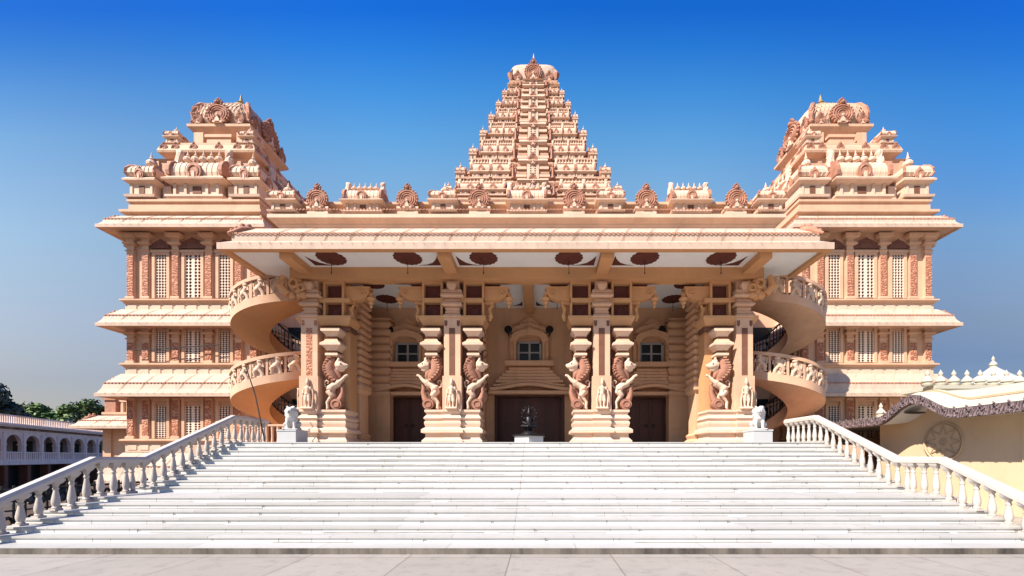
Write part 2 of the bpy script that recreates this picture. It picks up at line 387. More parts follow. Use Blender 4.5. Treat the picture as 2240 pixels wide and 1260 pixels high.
KUTA = square_shrine(1.2, 1.5)
def finial_mesh():
    b = MB(); pot(b, 0, 0, 0, 1.0); b.lathe(0, 0, [(.2, -.1), (.24, -.04), (.12, .03)], 10); return b.mesh('finial', [YEL], True, 50)
FINIAL = finial_mesh()
FINIALB = FINIAL.copy(); FINIALB.materials.clear(); FINIALB.materials.append(mat('aged_brass', (.42, .27, .10), rough=.5, var=.35, scale=6))
def curl_mesh():      # leafy hip ornament on an eave corner, running down along +X from its crown
    b = MB()
    b.tube([(-.45, 0, .30), (-.25, 0, .36), (0, 0, .28), (.22, 0, .10), (.42, 0, -.02)], [.06, .12, .13, .10, .05], 7)
    for x, z, q in ((-.4, .38, .09), (-.22, .48, .1), (-.02, .42, .1), (.16, .26, .09), (.3, .13, .07)): b.sph((x, 0, z), (q, q * .9, q), 6, 4)
    return b.mesh('corner_scroll', [TERRAL], True, 60)
CURL = curl_mesh()
LATM = mat('pale_lattice', (.92, .70, .56), var=.05)
def lattice_mesh(w, h, nx, nz, hole, th=.05, gap=0.0):
    b = MB(); cw = (w - gap) / nx; ch = h / nz
    for i in range(nx):
        for k in range(nz):
            x0 = -w / 2 + i * cw + (gap if i >= nx / 2 else 0); z0 = k * ch; cx, cz = x0 + cw / 2, z0 + ch / 2
            oc = [(x0 + cw, cz), (x0 + cw, z0 + ch), (cx, z0 + ch), (x0, z0 + ch), (x0, cz), (x0, z0), (cx, z0), (x0 + cw, z0)]
            rr = min(cw, ch) * .5 * hole
            ic = [(cx + rr * math.cos(PI * j / 4), cz + rr * math.sin(PI * j / 4)) for j in range(8)]
            vs = [(x, 0, z) for x, z in oc] + [(x, 0, z) for x, z in ic] + [(x, th, z) for x, z in ic]
            fs = []
            for j in range(8):
                q = (j + 1) % 8; fs += [(j, q, 8 + q, 8 + j), (8 + j, 8 + q, 16 + q, 16 + j)]
            b.add(vs, [f for f in fs])
    if gap: b.box(-gap / 2, gap / 2, 0, th, 0, h)
    return b.mesh('lattice', [LATM])
LAT_MAIN = lattice_mesh(.80, 2.06, 4, 13, .90, gap=.09); LAT_SIDE = lattice_mesh(.58, 2.06, 4, 15, .94)

# ------------------------------------------------------------------ eaves
def eave(cx, cy, hx, hy, z, over, rise, parent, thick=.16, top=.35, scrolls=True, dent=True, mat_=ROOF, soffit=PEACH, name='eave', curls=True, curl=.42):
    """projecting eave round a rectangular body; z = underside of the edge, top = share of the overhang left at the crown"""
    b = MB(); o = over
    sl = [(o, z), (o, z + thick), (o - .06, z + thick + .03), (o * .80, z + thick + rise * .22), (o * (.62 + .38 * top), z + thick + rise * .52),
          (o * (.25 + .75 * top), z + thick + rise * .82), (o * top, z + rise + thick), (-.1, z + rise + thick + .03)]
    b.rloft(cx, cy, [(hx + a, hy + a, c) for a, c in sl], cap0=False)
    if scrolls:
        b.cur = 1; n = max(2, int((2 * hx + o) / .95))
        for i in range(n):
            x = cx - hx + (2 * hx) * (i + .5) / n
            ys = [cy - hy - a2 for a2, _ in sl[2:7]]; zsn = [c + .012 for _, c in sl[2:7]]
            dx = [-.22, -.12, .0, .16, .42]
            b.tube([(x + dx[k], ys[k] - .01, zsn[k]) for k in range(5)], [.003, .006, .008, .007, .003], 4)
            b.tube([(x + .06 + dx[k], ys[k] - .01, zsn[k]) for k in range(1, 4)], [.004, .008, .004], 4)
        n2 = int((2 * hx) / .33)
        for i in range(n2):
            x = cx - hx - o * .6 + (2 * hx + 1.2 * o) * (i + .5) / n2
            b.tube([(x - .05, cy - hy - o + .03, z + thick + .05), (x + .01, cy - hy - o - .015, z + thick * .95), (x + .05, cy - hy - o - .012, z + thick * .62)], [.008, .011, .004], 4)
    e = b.build(name, [mat_, PEACH], parent)
    b = MB(); b.rloft(cx, cy, [(hx - .05, hy - .05, z + .14), (hx + o - .12, hy + o - .12, z + .05), (hx + o - .10, hy + o - .10, z), (hx + o - .002, hy + o - .002, z + .001)], False, False)
    if soffit: b.build('soffit', soffit, e)
    if dent:
        b = MB(); a = o * (.62 + .38 * top) + .02; zz = z + thick + rise * .50
        x0, x1, y0 = cx - hx - a, cx + hx + a, cy - hy - a
        ribbed(b, [(x0, cy + hy, 0), (x0, y0, 0), (x1, y0, 0), (x1, cy + hy, 0)], zz - .025, zz + .03, .17, .028)
        b.build('dentil_band', TERRAL, e)
    if curls:
        for sg in (-1, 1):
            place('corner_scroll', CURL, e, (cx + sg * (hx + o * curl), cy - hy - o * curl, z + thick + rise * .50),
                  R(-45) if sg > 0 else R(-135), max(.62, min(1.0, o * .8)))
    return e
def ribbed(b, path, z0, z1, step, depth):
    pts = []
    for k in range(len(path) - 1):
        p, q = Vector(path[k]), Vector(path[k + 1]); d = (q - p); L = d.length; d.normalize(); nrm = Vector((d.y, -d.x, 0)); n = max(2, int(L / step))
        for i in range(n):
            for f, oo in ((0, 0), (.0, depth), (.55, depth), (.55, 0)): pts.append(p + d * (L * (i + f) / n) + nrm * oo)
    vs = []; fs = []
    for p in pts: vs += [(p.x, p.y, z0), (p.x, p.y, z1)]
    for i in range(len(pts) - 1): a = 2 * i; fs.append((a, a + 2, a + 3, a + 1))
    b.add(vs, fs)
def cornice(cx, cy, hx, hy, z, h, out_, parent, m=PEACH, name='cornice'):
    b = MB(); b.mould(cx, cy, hx, hy, [(-.02, z), (out_ * .45, z), (out_ * .55, z + h * .3), (out_, z + h * .55), (out_, z + h * .85), (out_ * .6, z + h), (-.05, z + h)])
    return b.build(name, m, parent)

# ------------------------------------------------------------------ ground, forecourt, stairs
b = MB(); b.add([(-1500, -1500, -2.2), (1500, -1500, -2.2), (1500, 1500, -2.2), (-1500, 1500, -2.2)], [(0, 1, 2, 3)]); structure(b.build('ground', EARTH))
b = MB(); b.box(-11.3, 60, -40, 13.5, -2.3, 0); structure(b.build('forecourt', PAVE))
HW = 10.2
edges = [(.11, 7.14), (.225, 7.60), (.34, 7.95), (.455, 8.30), (.57, 8.65), (.685, 9.00), (.80, 9.35)]
edges += [(.80 + .142 * k, 10.57 + .313 * (k - 1)) for k in range(1, 11)]
def floor_z(y):
    z = 0
    for ez, ey in edges:
        if y >= ey - .001: z = ez
    return z
tb = MB(); rb = MB(); joints = MB()
for i, (z, y) in enumerate(edges):
    yn = edges[i + 1][1] if i + 1 < len(edges) else 21.0
    zp = edges[i - 1][0] if i else 0.0
    tb.box(-HW, HW, y - (.025 if i else 0), yn + .0, z - .035, z)            # tread slab with nosing
    if i: rb.add([(-HW, y, zp + .0), (HW, y, zp), (HW, y, z - .034), (-HW, y, z - .034)], [(0, 1, 2, 3)])
    x = -HW
    while x < HW:
        x += rnd.uniform(1.4, 3.4)
        if x < HW - .2 and rnd.random() < .55: joints.box(x - .006, x + .006, y - .028, y - .02, z - .038, z - .012)
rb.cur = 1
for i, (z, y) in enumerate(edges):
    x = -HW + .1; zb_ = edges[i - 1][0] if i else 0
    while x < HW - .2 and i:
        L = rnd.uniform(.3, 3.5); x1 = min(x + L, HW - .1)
        if rnd.random() < .62: rb.box(x, x1, y - rnd.uniform(.004, .014), y + .01, zb_ + .001, zb_ + rnd.uniform(.006, .014))  # dark riser-foot strips: joint lines with the nosing's shade put into the colour
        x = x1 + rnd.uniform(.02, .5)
    x = -HW + rnd.uniform(.3, 2)
    while x < HW - .2 and i:
        rb.box(x - .004, x + .004, y - .003, y + .01, zb_ + .001, z - .036); x += rnd.uniform(1.2, 2.6)
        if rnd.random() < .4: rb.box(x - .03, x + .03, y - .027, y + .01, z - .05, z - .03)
st = structure(tb.build('steps', STEPM)); rr = rb.build('riser', [RISERM, mat('joint_shade_grey', (.30, .27, .24), var=.4, scale=3)], st)
for sg in (-1, 1):
    b = MB()
    for i, (z, y) in enumerate(edges):
        yn = edges[i + 1][1] if i + 1 < len(edges) else 21.0
        b.box(sg * (HW - .02), sg * (HW + .0), y, yn, -2.2, z - .036)
    b.build('stair_side', SLAB, st)
b = MB(); b.box(-HW, HW, 7.118, 7.2, 0.004, .104); b.build('stained_curb', CURB, st)
b = MB()
for sg in (-1, 1): b.box(sg * 10.2, sg * 13.35, 15.9, 21.2, -2.2, 2.2)
structure(b.build('terrace', PEACH))

# ------------------------------------------------------------------ balustrades
def baluster_mesh(h):
    b = MB(); s = h
    b.cbox(0, 0, 0, .075, .075, .07 * s)
    b.lathe(0, 0, [(.060, .07), (.068, .10), (.052, .13), (.056, .16), (.068, .22), (.072, .30), (.062, .42), (.044, .58), (.036, .66), (.050, .69), (.050, .72), (.036, .75), (.046, .80), (.066, .86)], 12)
    b.v = [Vector((v.x, v.y, v.z if v.z <= .07 * s + 1e-6 else v.z * s)) for v in b.v]
    b.rloft(0, 0, [(.055, .055, .86 * s), (.075, .075, .90 * s), (.10, .10, .97 * s), (.10, .10, 1.03 * s)])
    return b.mesh('baluster', [RAIL], True, 35)
BAL = baluster_mesh(.80)
def sweep(b, pts, w, h):
    vs = []; fs = []
    for p in pts:
        for dx, dz in ((-w * .5, 0), (w * .5, 0), (w * .5, h * .55), (w * .32, h), (-w * .32, h), (-w * .5, h * .55)): vs.append((p[0] + dx, p[1], p[2] + dz))
    for k in range(len(pts) - 1):
        for i in range(6):
            a = k * 6 + i; c = k * 6 + (i + 1) % 6; fs.append((a, a + 6, c + 6, c))
    fs.append((0, 1, 2, 3, 4, 5)); o = len(vs) - 6; fs.append((o + 5, o + 4, o + 3, o + 2, o + 1, o)); b.add(vs, fs)
def balustrade(sg, label):
    X = sg * 9.93
    t = thing('balustrade', (X, 10.5, .8), label, 'balustrade')
    def rz(y):
        if y < 9.4: return 1.58 - (9.4 - y) * .47
        if y < 10.57: return 1.58
        if y < 13.7: return 1.58 + (y - 10.57) * .4537
        return 3.0
    b = MB(); sweep(b, [(X, y, rz(y)) for y in (6.95, 9.4, 10.57, 13.7, 15.35)], .23, .15)
    b.build('handrail', RAIL, t)
    ys = [7.2 + .295 * k for k in range(11)]
    ys += [10.3 + .29 * k for k in range(18)]
    for y in ys:
        z = floor_z(y); h = rz(y) - z
        place('baluster', BAL, t, (X, y, z), 0, (1, 1, h / .805))
    b = MB()
    for y0, y1 in ((7.6, 9.35), (9.35, 10.57), (10.57, 13.39), (13.39, 15.4)): pass
    return t
balustrade(-1, 'pale marble stair balustrade beside the black iron fence and sunken court')
balustrade(1, 'pale marble stair balustrade in front of the cream pavilion')
# low railing between balustrade and lion
def low_rail(sg, label):
    t = thing('low_railing', (sg * 9.3, 16.4, 2.22), label, 'railing', None)
    b = MB(); b.box(sg * 8.9, sg * 11.6, 16.33, 16.47, 2.98, 3.06); b.build('handrail', PEACH, t)
    for k in range(12): place('baluster', LOWB, t, (sg * (9.0 + .23 * k), 16.4, 2.22))
b = MB(); b.lathe(0, 0, [(.07, 0), (.06, .1), (.045, .3), (.05, .5), (.06, .7), (.07, .77)], 8); LOWB = b.mesh('baluster', [PEACH], True)
low_rail(-1, 'low peach railing left of the sun-lit spiral stair foot behind the lion')

# ------------------------------------------------------------------ wings
WX, WCY, WHX, WHY = 16.7, 23.2, 3.27, 3.2
def ogee_mesh(w, h):
    b = MB()
    pts = [(w / 2, 0)] + [(x, z + .02) for x, z in arch_pts(w * .9, h, 16)] + [(-w / 2, 0)]
    b.prism(pts, -.05, .02)
    for sg in (-1, 1): b.torus((sg * w * .47, -.05, .05), .06, .03, 8, k=5)
    b.torus((0, -.05, .02), w * .26, .018, 10, 0, PI, 4)
    return b.mesh('window_arch', [mat('arch_brown', (.21, .085, .06), var=.2, scale=6)])
ARCH_B, ARCH_S = ogee_mesh(1.35, .52), ogee_mesh(.98, .44)
def pilaster(storey):
    z0, z1, cap = {3: (0, 2.2, .95), 2: (0, .75, 1.05), 1: (0, 1.78, .25)}[storey]
    tot = {3: 3.18, 2: 1.86, 1: 2.03}[storey]
    b = MB(); w = .17
    b.box(-w, w, -.18, .05, 0, tot)
    b.mould(0, -.06, w, .12, [(.0, 0), (.05, .0), (.05, .10), (.0, .14)])
    pan = None
    if storey == 3: pan = (.16, 2.18)
    if storey == 2: pan = (.12, 1.02)
    if storey == 1: pan = (.14, 1.9)
    zc = tot
    if storey in (3, 2):
        k = .8 if storey == 2 else 1
        b.mould(0, -.06, w, .12, [(0, zc - .86 * k), (.06, zc - .80 * k), (0, zc - .74 * k), (-.01, zc - .56 * k), (.12, zc - .50 * k), (.12, zc - .42 * k), (.02, zc - .36 * k), (.02, zc - .24 * k), (.18, zc - .16 * k), (.2, zc - .02 * k), (.2, zc)])
    me = b.mesh('pilaster', [PEACH])
    q = MB(); q.box(-w * .86, w * .86, -.2, -.17, *pan)
    q.box(-w * .86, w * .86, -.2, -.17, pan[0] - .0, pan[0] + .0)
    return me, q.mesh('carved_panel', [CARVED])
PIL = {k: pilaster(k) for k in (1, 2, 3)}
def frame_mesh(w, h):
    b = MB(); t = .14
    b.box(-w / 2 - t, -w / 2, -.02, .2, -.05, h + .10); b.box(w / 2, w / 2 + t, -.02, .2, -.05, h + .10)
    b.box(-w / 2, w / 2, -.018, .2, h, h + .098); b.box(-w / 2 - t - .05, w / 2 + t + .05, -.05, .19, h + .1, h + .22)
    return b.mesh('window_frame', [PEACH])
FR_M, FR_S = frame_mesh(.80, 2.06), frame_mesh(.58, 2.06)
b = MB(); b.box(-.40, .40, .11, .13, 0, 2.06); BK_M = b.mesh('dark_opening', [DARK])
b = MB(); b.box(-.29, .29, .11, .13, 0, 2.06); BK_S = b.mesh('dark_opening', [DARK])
def wing(sg, label, tlabel=None):
    cx = sg * WX; t = thing('temple_wing', (cx, WCY, -2.2), label, 'temple wing')
    yf = WCY - WHY
    b = MB(); b.box(cx - WHX, cx + WHX, yf + .035, WCY + WHY, -2.2, 14.3); w = b.build('wall', PEACH, t)
    # storeys: (floor of windows, window height scale)
    for st_, zf, hs in ((3, 9.62, 1.02), (2, 6.42, .86), (1, 2.66, .87)):
        hw = 2.06 * hs
        for dx, L, F, K in ((-1.58, LAT_SIDE, FR_S, BK_S), (0, LAT_MAIN, FR_M, BK_M), (1.58, LAT_SIDE, FR_S, BK_S)):
            f = place('window', F, t, (cx + dx, yf - .05, zf + .03), 0, (1, 1, hs))
            place('lattice', L, f, (cx + dx, yf - .025, zf + .03), 0, (1, 1, hs)); place('dark_opening', K, f, (cx + dx, yf - .085, zf + .03), 0, (1, 1, hs))
            if st_ == 3: place('window_arch', ARCH_B if dx == 0 else ARCH_S, f, (cx + dx, yf - .03, zf + hw + .30))
        pm, cm = PIL[st_]; pz = {3: 9.55, 2: 6.36, 1: 2.62}[st_]
        for off in (-3.05, -2.3, -.82, .82, 2.3, 3.05):
            p = place('pilaster', pm, t, (cx + off, yf + .08, pz)); place('carved_panel', cm, p, (cx + off, yf + .08, pz))
        for s2 in (-1, 1):       # the two flanks
            for oy in (.35, 1.3, 2.9, 4.5):
                p = place('pilaster', pm, t, (cx + s2 * (WHX - .02), yf + oy, pz), s2 * R(90)); place('carved_panel', cm, p, (cx + s2 * (WHX - .02), yf + oy, pz), s2 * R(90))
    for zc in (9.32, 6.15, 2.40):
        cornice(cx, WCY, WHX, WHY, zc, .22, .22, t)
    for zc in (8.9, 5.72, 1.98):
        b = MB(); b.mould(cx, WCY, WHX, WHY, [(.06, zc), (.06, zc + .42)])
        for i in range(11):
            x = cx - WHX + 2 * WHX * (i + .5) / 11; b.box(x - .22, x + .22, yf - .085, yf, zc + .1, zc + .34)
        b.build('frieze', CREAM, t)
    eave(cx, WCY, WHX, WHY, 12.72, .78, .72, t, top=.25)
    eave(cx, WCY, WHX, WHY, 8.0, .78, .85, t, top=.2)
    eave(cx, WCY, WHX, WHY, 4.62, .80, 1.05, t, top=.2)
    eave(cx, WCY, WHX, WHY, .45, .80, 1.35, t, top=.15, thick=.14)
    # stepped roof base
    b = MB(); b.mould(cx, WCY, WHX, WHY, [(-.1, 13.4), (.0, 13.55), (.0, 13.72), (.22, 13.80), (.22, 13.92), (-.1, 14.0), (-.12, 14.3), (.03, 14.42), (.03, 14.55), (-.2, 14.62)])
    b.build('roof_base', PEACH, t)
    b = MB(); b.box(cx - 3.0, cx + 3.0, yf + .07, yf + .14, 14.06, 14.26); b.build('frieze', CREAM, t)
    # first tier: miniature shrines round a recessed core
    tt = MB(); tt.mould(cx, WCY, 2.55, 2.5, [(0, 14.5), (0, 16.9), (.1, 17.0)])
    for i in range(9):
        x = cx - 2.4 + 4.8 * i / 8; tt.box(x - .09, x + .09, WCY - 2.58, WCY - 2.4, 14.6, 16.9)
    tier = tt.build('roof_tier', WALLT, t)
    zb = 14.62
    for sx_ in (-1, 1):
        for sy_ in (-1, 1): place('corner_shrine', KUTA, tier, (cx + sx_ * 2.6, WCY + sy_ * 2.55, zb), 0, (1.15, 1.15, 1.5))
    place('barrel_shrine', SHALA, tier, (cx, WCY - 2.45, zb), 0, (1.34, 1.3, 1.62))
    for s2 in (-1, 1):
        place('barrel_shrine', SHALA, tier, (cx + s2 * 2.5, WCY, zb), s2 * R(90), (1.3, 1.3, 1.62))
        for dx in (-1.65, 1.65):
            place('gable_medallion', MEDAL, tier, (cx + dx, WCY - 2.62, zb + .75), 0, .24)
            q = MB(); q.box(cx + dx - .2, cx + dx + .2, WCY - 2.85, WCY - 2.4, zb, zb + .8); 
            if s2 > 0: q.build('pedestal_block', CREAM, tier)
    # second tier
    b = MB(); b.mould(cx, WCY, 2.15, 2.1, [(0, 16.9), (.02, 17.3), (.35, 17.45), (.38, 17.55), (.30, 17.8), (.16, 17.95), (.16, 18.08), (-.2, 18.1)])
    tier2 = b.build('roof_tier', PEACH, t)
    for dx in (-2.2, -1.6, -.65, .65, 1.6, 2.2): place('gable_medallion', MEDAL, tier2, (cx + dx, WCY - 2.42, 17.5), 0, .20)
    for s2 in (-1, 1):
        for dy in (-2.1, -1.4, -.5, .5, 1.4, 2.1): place('gable_medallion', MEDAL, tier2, (cx + s2 * 2.46, WCY + dy, 17.5), s2 * R(90), .20)
        place('corner_shrine', KUTA, tier2, (cx + s2 * 1.95, WCY - 1.9, 18.05), 0, (.62, .62, .62))
    # neck, upper eave and dome
    b = MB(); b.mould(cx, WCY, 1.35, 1.3, [(.1, 18.05), (.1, 18.2), (0, 18.25), (0, 19.1), (.35, 19.45), (.36, 19.58), (.1, 19.62), (0, 19.7)])
    for dx in (-1.15, 1.15): b.box(cx + dx - .25, cx + dx + .25, WCY - 1.55, WCY - 1.2, 18.1, 19.2)
    b.box(cx - .65, cx + .65, WCY - 1.62, WCY - 1.2, 18.1, 18.85); b.box(cx - .72, cx + .72, WCY - 1.68, WCY - 1.2, 18.85, 19.0)
    for s2 in (-1, 1): b.box(cx + s2 * 1.2, cx + s2 * 1.6, WCY - .65, WCY + .65, 18.1, 19.0)
    b.build('dome_neck', PEACH, t)
    rings = [(1.42, 1.38, 19.6), (1.58, 1.54, 19.9), (1.62, 1.58, 20.25), (1.56, 1.52, 20.6), (1.38, 1.34, 20.95), (1.05, 1.0, 21.2), (.4, .4, 21.32)]
    # rounded rectangle dome
    b = MB(); vs = []; fs = []; N = 28
    for hx, hy, z in rings:
        for i in range(N):
            a = 2 * PI * i / N; c_, s_ = math.cos(a), math.sin(a); p = .42
            vs.append((cx + hx * math.copysign(abs(c_) ** p, c_), WCY + hy * math.copysign(abs(s_) ** p, s_), z))
    for k in range(len(rings) - 1):
        for i in range(N):
            a = k * N + i; c = k * N + (i + 1) % N; fs.append((a, c, c + N, a + N))
    fs.append(tuple(range(len(vs) - N, len(vs)))); b.add(vs, fs)
    dome = b.build('dome', ROOF, t, True, 60)
    b = MB()
    for k in range(-7, 8):
        for d in (-1, 1):
            pts = []
            for hx, hy, z in rings[1:6]:
                u = (z - 19.9) / 1.3
                x = k * .21 + d * (u * .55 - .27)
                if abs(x) < hx * .93: pts.append((cx + x, WCY - hy * (1.0 - .10 * (abs(x) / hx) ** 4) - .005, z))
            if len(pts) > 2: b.tube(pts, .022, 4)
    b.build('scale_ribs', PEACH, dome)
    for sx_ in (-1, 1):
        b = MB()
        b.tube([(cx + sx_ * hx * .93, WCY - hy * .92, z) for hx, hy, z in rings[1:6]], [.09, .14, .15, .12, .06], 7)
        for hx, hy, z in rings[1:5]: b.sph((cx + sx_ * hx * .95, WCY - hy * .93, z), .11, 6, 4)
        b.build('hip_scroll', TERRAL, dome)
    place('gable_medallion', MEDAL, dome, (cx, WCY - 1.62, 19.62), 0, (.60, .60, .52))
    for dx in (-1.12, 1.12): place('gable_medallion', MEDAL, dome, (cx + dx, WCY - 1.62, 19.6), 0, .25)
    for s2 in (-1, 1):
        place('gable_medallion', MEDAL, dome, (cx + s2 * 1.66, WCY, 19.62), s2 * R(90), (.66, .66, .62))
        for dy in (-1.1, 1.1): place('gable_medallion', MEDAL, dome, (cx + s2 * 1.64, WCY + dy, 19.6), s2 * R(90), .32)
    place('finial', FINIALB, t, (cx, WCY, 21.32), 0, (1.35, 1.35, 1.3))
    return t
wl = wing(-1, 'peach temple wing with shaded tower flank, rising beside the white arcaded building')
wr = wing(1, 'peach temple wing rising behind the cream pavilion, its tower flank in sun')

# ------------------------------------------------------------------ central tower
b = MB(); b.tube([(0, 0, 0), (0, 0, .35), (0, 0, .62)], [.13, .10, .13], 6); b.sph((0, -.01, .76), .10, 6, 4); b.tube([(0, 0, .82), (0, 0, 1)], [.08, .01], 6)
b.tube([(-.12, 0, .6), (-.2, -.05, .4)], [.05, .04], 5); b.tube([(.12, 0, .6), (.2, -.05, .75)], [.05, .04], 5); GUARD = b.mesh('guardian_figure', [TERRAL], True)
def central_tower():
    CY = 35.2
    t = thing('central_tower', (0, CY, -2.2), 'tall pyramidal temple tower of many tiers rising behind the portico roof', 'temple tower')
    ks = [(195, 30.7, 428), (170, 31.0, 391), (140, 31.45, 350), (117, 31.85, 308), (98, 32.2, 270), (82, 32.55, 239), (68, 32.85, 213), (57, 33.1, 189)]
    T = [(h * d / 880, CY - d, EYE + (1000 - y) * d / 880) for h, d, y in ks]
    b = MB(); b.box(-T[0][0], T[0][0], CY - T[0][1], CY + T[0][1], -2.2, T[0][2] - .5); b.build('base', PEACH, t)
    rl = random.Random(4)
    for k in range(len(T)):
        hx, hy, z = T[k]
        if k + 1 < len(T): nx, ny, nz = T[k + 1]
        else: nx, ny, nz = 52 * 33.3 / 880, CY - 33.35, EYE + 825 * 33.3 / 880 - .1
        gap = nz - z
        b = MB()
        b.mould(0, CY, hx - .25, hy - .25, [(-.05, z - .55), (.22, z - .40), (.26, z - .28), (.20, z - .12), (.10, z - .08), (.10, z), (-.3, z + .02)])
        b.mould(0, CY, nx - .14, ny - .12, [(0, z - .1), (0, z + .62 * gap), (.10, z + .66 * gap), (.10, z + .70 * gap), (0, z + .72 * gap), (0, nz - .45)])
        mx_ = nx + .62 * (hx - nx) - .1
        b.rloft(0, CY, [(mx_, ny - .2, z), (mx_, ny - .2, z + .40 * gap), (mx_ + .1, ny - .15, z + .45 * gap), (mx_ + .1, ny - .15, z + .50 * gap), (mx_ - .12, ny - .25, z + .56 * gap), (nx + .05, ny - .25, z + .64 * gap)])
        n = int(nx * 2 / .42)
        for i in range(n + 1):
            x = -nx + .4 + (2 * nx - .8) * i / n; b.box(x - .05, x + .05, CY - ny + .04, CY - ny + .4, z + .0, nz - .5)
        b.mould(0, CY, hx - .22, hy - .22, [(.17, z + .015), (.17, z + .12 * gap), (0, z + .13 * gap)])
        tier = b.build('tower_tier', WALLT, t)
        sh = gap * .92
        # corner and row shrines
        for sx_ in (-1, 1):
            kw = max(.32, (hx - nx) * .60); place('corner_shrine', KUTA, tier, (sx_ * (hx - kw * .62), CY - hy + kw * .62, z + .02), 0, (kw, kw, sh * .50))
            for f in (.76, .47):
                q = .33 * (hx - .5) * .5
                place('barrel_shrine', SHALAS, tier, (sx_ * (nx - .0) * (f + .04), CY - hy + .36, z + .02), 0, (q * 1.16, .75, sh / 1.36))
            for f in (.62, .905, .33, .76, .47):
                place('gable_medallion', MEDAL, tier, (sx_ * (hx - .1) * f, CY - hy + .16, z - .36), 0, .165)
            for f in (.60, .89, .30): place('guardian_figure', GUARD, tier, (sx_ * (hx - .1) * f, CY - hy + .34, z + .02), 0, (1.0, 1.0, sh * .75))
            for f in (.5, 0, -.5):
                place('barrel_shrine', SHALAS, tier, (sx_ * (hx - .42), CY + f * hy * 1.1, z + .02), sx_ * R(90), (.6, .7, sh / 1.36))
        # central bay with a perforated window
        bw = .95 + .07 * (7 - k)
        b = MB(); y0 = CY - hy - .12
        b.box(-bw * .34, bw * .34, y0, y0 + .9, z - .05, z + gap * .62)
        for s2 in (-1, 1):
            for j in range(5):
                zz = z + gap * (.04 + .17 * j); ww = bw * (.95 - .03 * j)
                b.cur = 2 if j % 2 else 0; b.box(s2 * bw * .36, s2 * ww, y0 + (.10 if j % 2 else .0), y0 + .9, zz, zz + gap * (.10 if j % 2 else .11)); b.cur = 0
            b.cur = 2; b.box(s2 * bw * .36, s2 * bw * .80, y0 + .16, y0 + .9, z, z + gap * .85); b.cur = 0
        b.mould(0, y0 + .4, bw * .75, .4, [(0, z + gap * .62), (.12, z + gap * .70), (.06, z + gap * .78), (-.2, z + gap * .84)])
        b.cur = 1
        for i in range(2):
            for j in range(5): b.box((i - .5) * bw * .24 - .05, (i - .5) * bw * .24 + .05, y0 - .008, y0 + .02, z + gap * (.07 + .1 * j), z + gap * (.12 + .1 * j))
        bay = b.build('central_bay', [CREAM, DARK, WALLT], tier)
        place('gable_medallion', MEDAL, tier, (0, y0 - .03, z + gap * .58), 0, .20 * gap)
        for s2 in (-1, 1): place('guardian_figure', GUARD, tier, (s2 * bw * 1.12, y0 + .1, z + .02), 0, (1, 1, gap * .7))
    # crown: neck, eave, barrel vault, medallion, finial
    hx, hy = 52 * 33.3 / 880, CY - 33.35; z = EYE + 825 * 33.3 / 880 - .35
    b = MB(); b.mould(0, CY, hx - .35, hy - .3, [(0, z - .9), (0, z - .1), (.35, z + .15), (.38, z + .3), (.1, z + .36)]); b.build('crown_neck', PEACH, t)
    for dx in (-1.3, -.5, .5, 1.3):
        b = MB(); b.box(dx - .16, dx + .16, CY - hy + .02, CY - hy + .5, z - .75, z - .02); b.build('crown_pillar', CREAM, t)
    rings = [(1.0, 1.0, 0), (1.05, 1.02, .35), (1.03, 1.0, .75), (.99, .9, 1.1), (.93, .68, 1.32), (.8, .3, 1.42)]
    b = MB(); vs = []; fs = []; N = 28
    for a_, c_, dz in rings:
        for i in range(N):
            an = 2 * PI * i / N; c, s = math.cos(an), math.sin(an)
            vs.append((a_ * hx * math.copysign(abs(c) ** .4, c), CY + c_ * hy * math.copysign(abs(s) ** .4, s), z + .35 + dz * 1.38))
    for k in range(len(rings) - 1):
        for i in range(N):
            a = k * N + i; c = k * N + (i + 1) % N; fs.append((a, c, c + N, a + N))
    fs.append(tuple(range(len(vs) - N, len(vs)))); b.add(vs, fs)
    vault = b.build('crown_vault', ROOF, t, True, 60)
    place('gable_medallion', MEDAL, vault, (0, CY - hy - .1, z + .3), 0, (.68, .68, .68))
    for sx_ in (-1, 1):
        place('gable_medallion', MEDAL, vault, (sx_ * 1.3, CY - hy - .02, z + .33), 0, .33)
        b = MB(); b.tube([(sx_ * hx * .93, CY - hy * .95, z + .4), (sx_ * hx * .98, CY - hy * .95, z + .9), (sx_ * hx * .9, CY - hy * .85, z + 1.4)], [.15, .25, .14], 7)
        b.build('hip_scroll', TERRAL, vault)
    place('finial', FINIAL, t, (0, CY, z + 2.28), 0, (1.6, 1.6, 2.15))
    return t
central_tower()

# ------------------------------------------------------------------ portico
PY = 16.0; FZ = 2.22
port = thing('temple_portico', (0, 18.0, FZ), 'peach temple portico with broad flat eave on carved lion columns above white steps', 'portico')
PCX, PCY, PHX, PHY = 0, 19.9, 9.55, 3.9
eave(PCX, PCY, PHX, PHY, 9.20, 1.55, .95, port, thick=.24, top=.48, soffit=None, name='canopy', curl=.66)
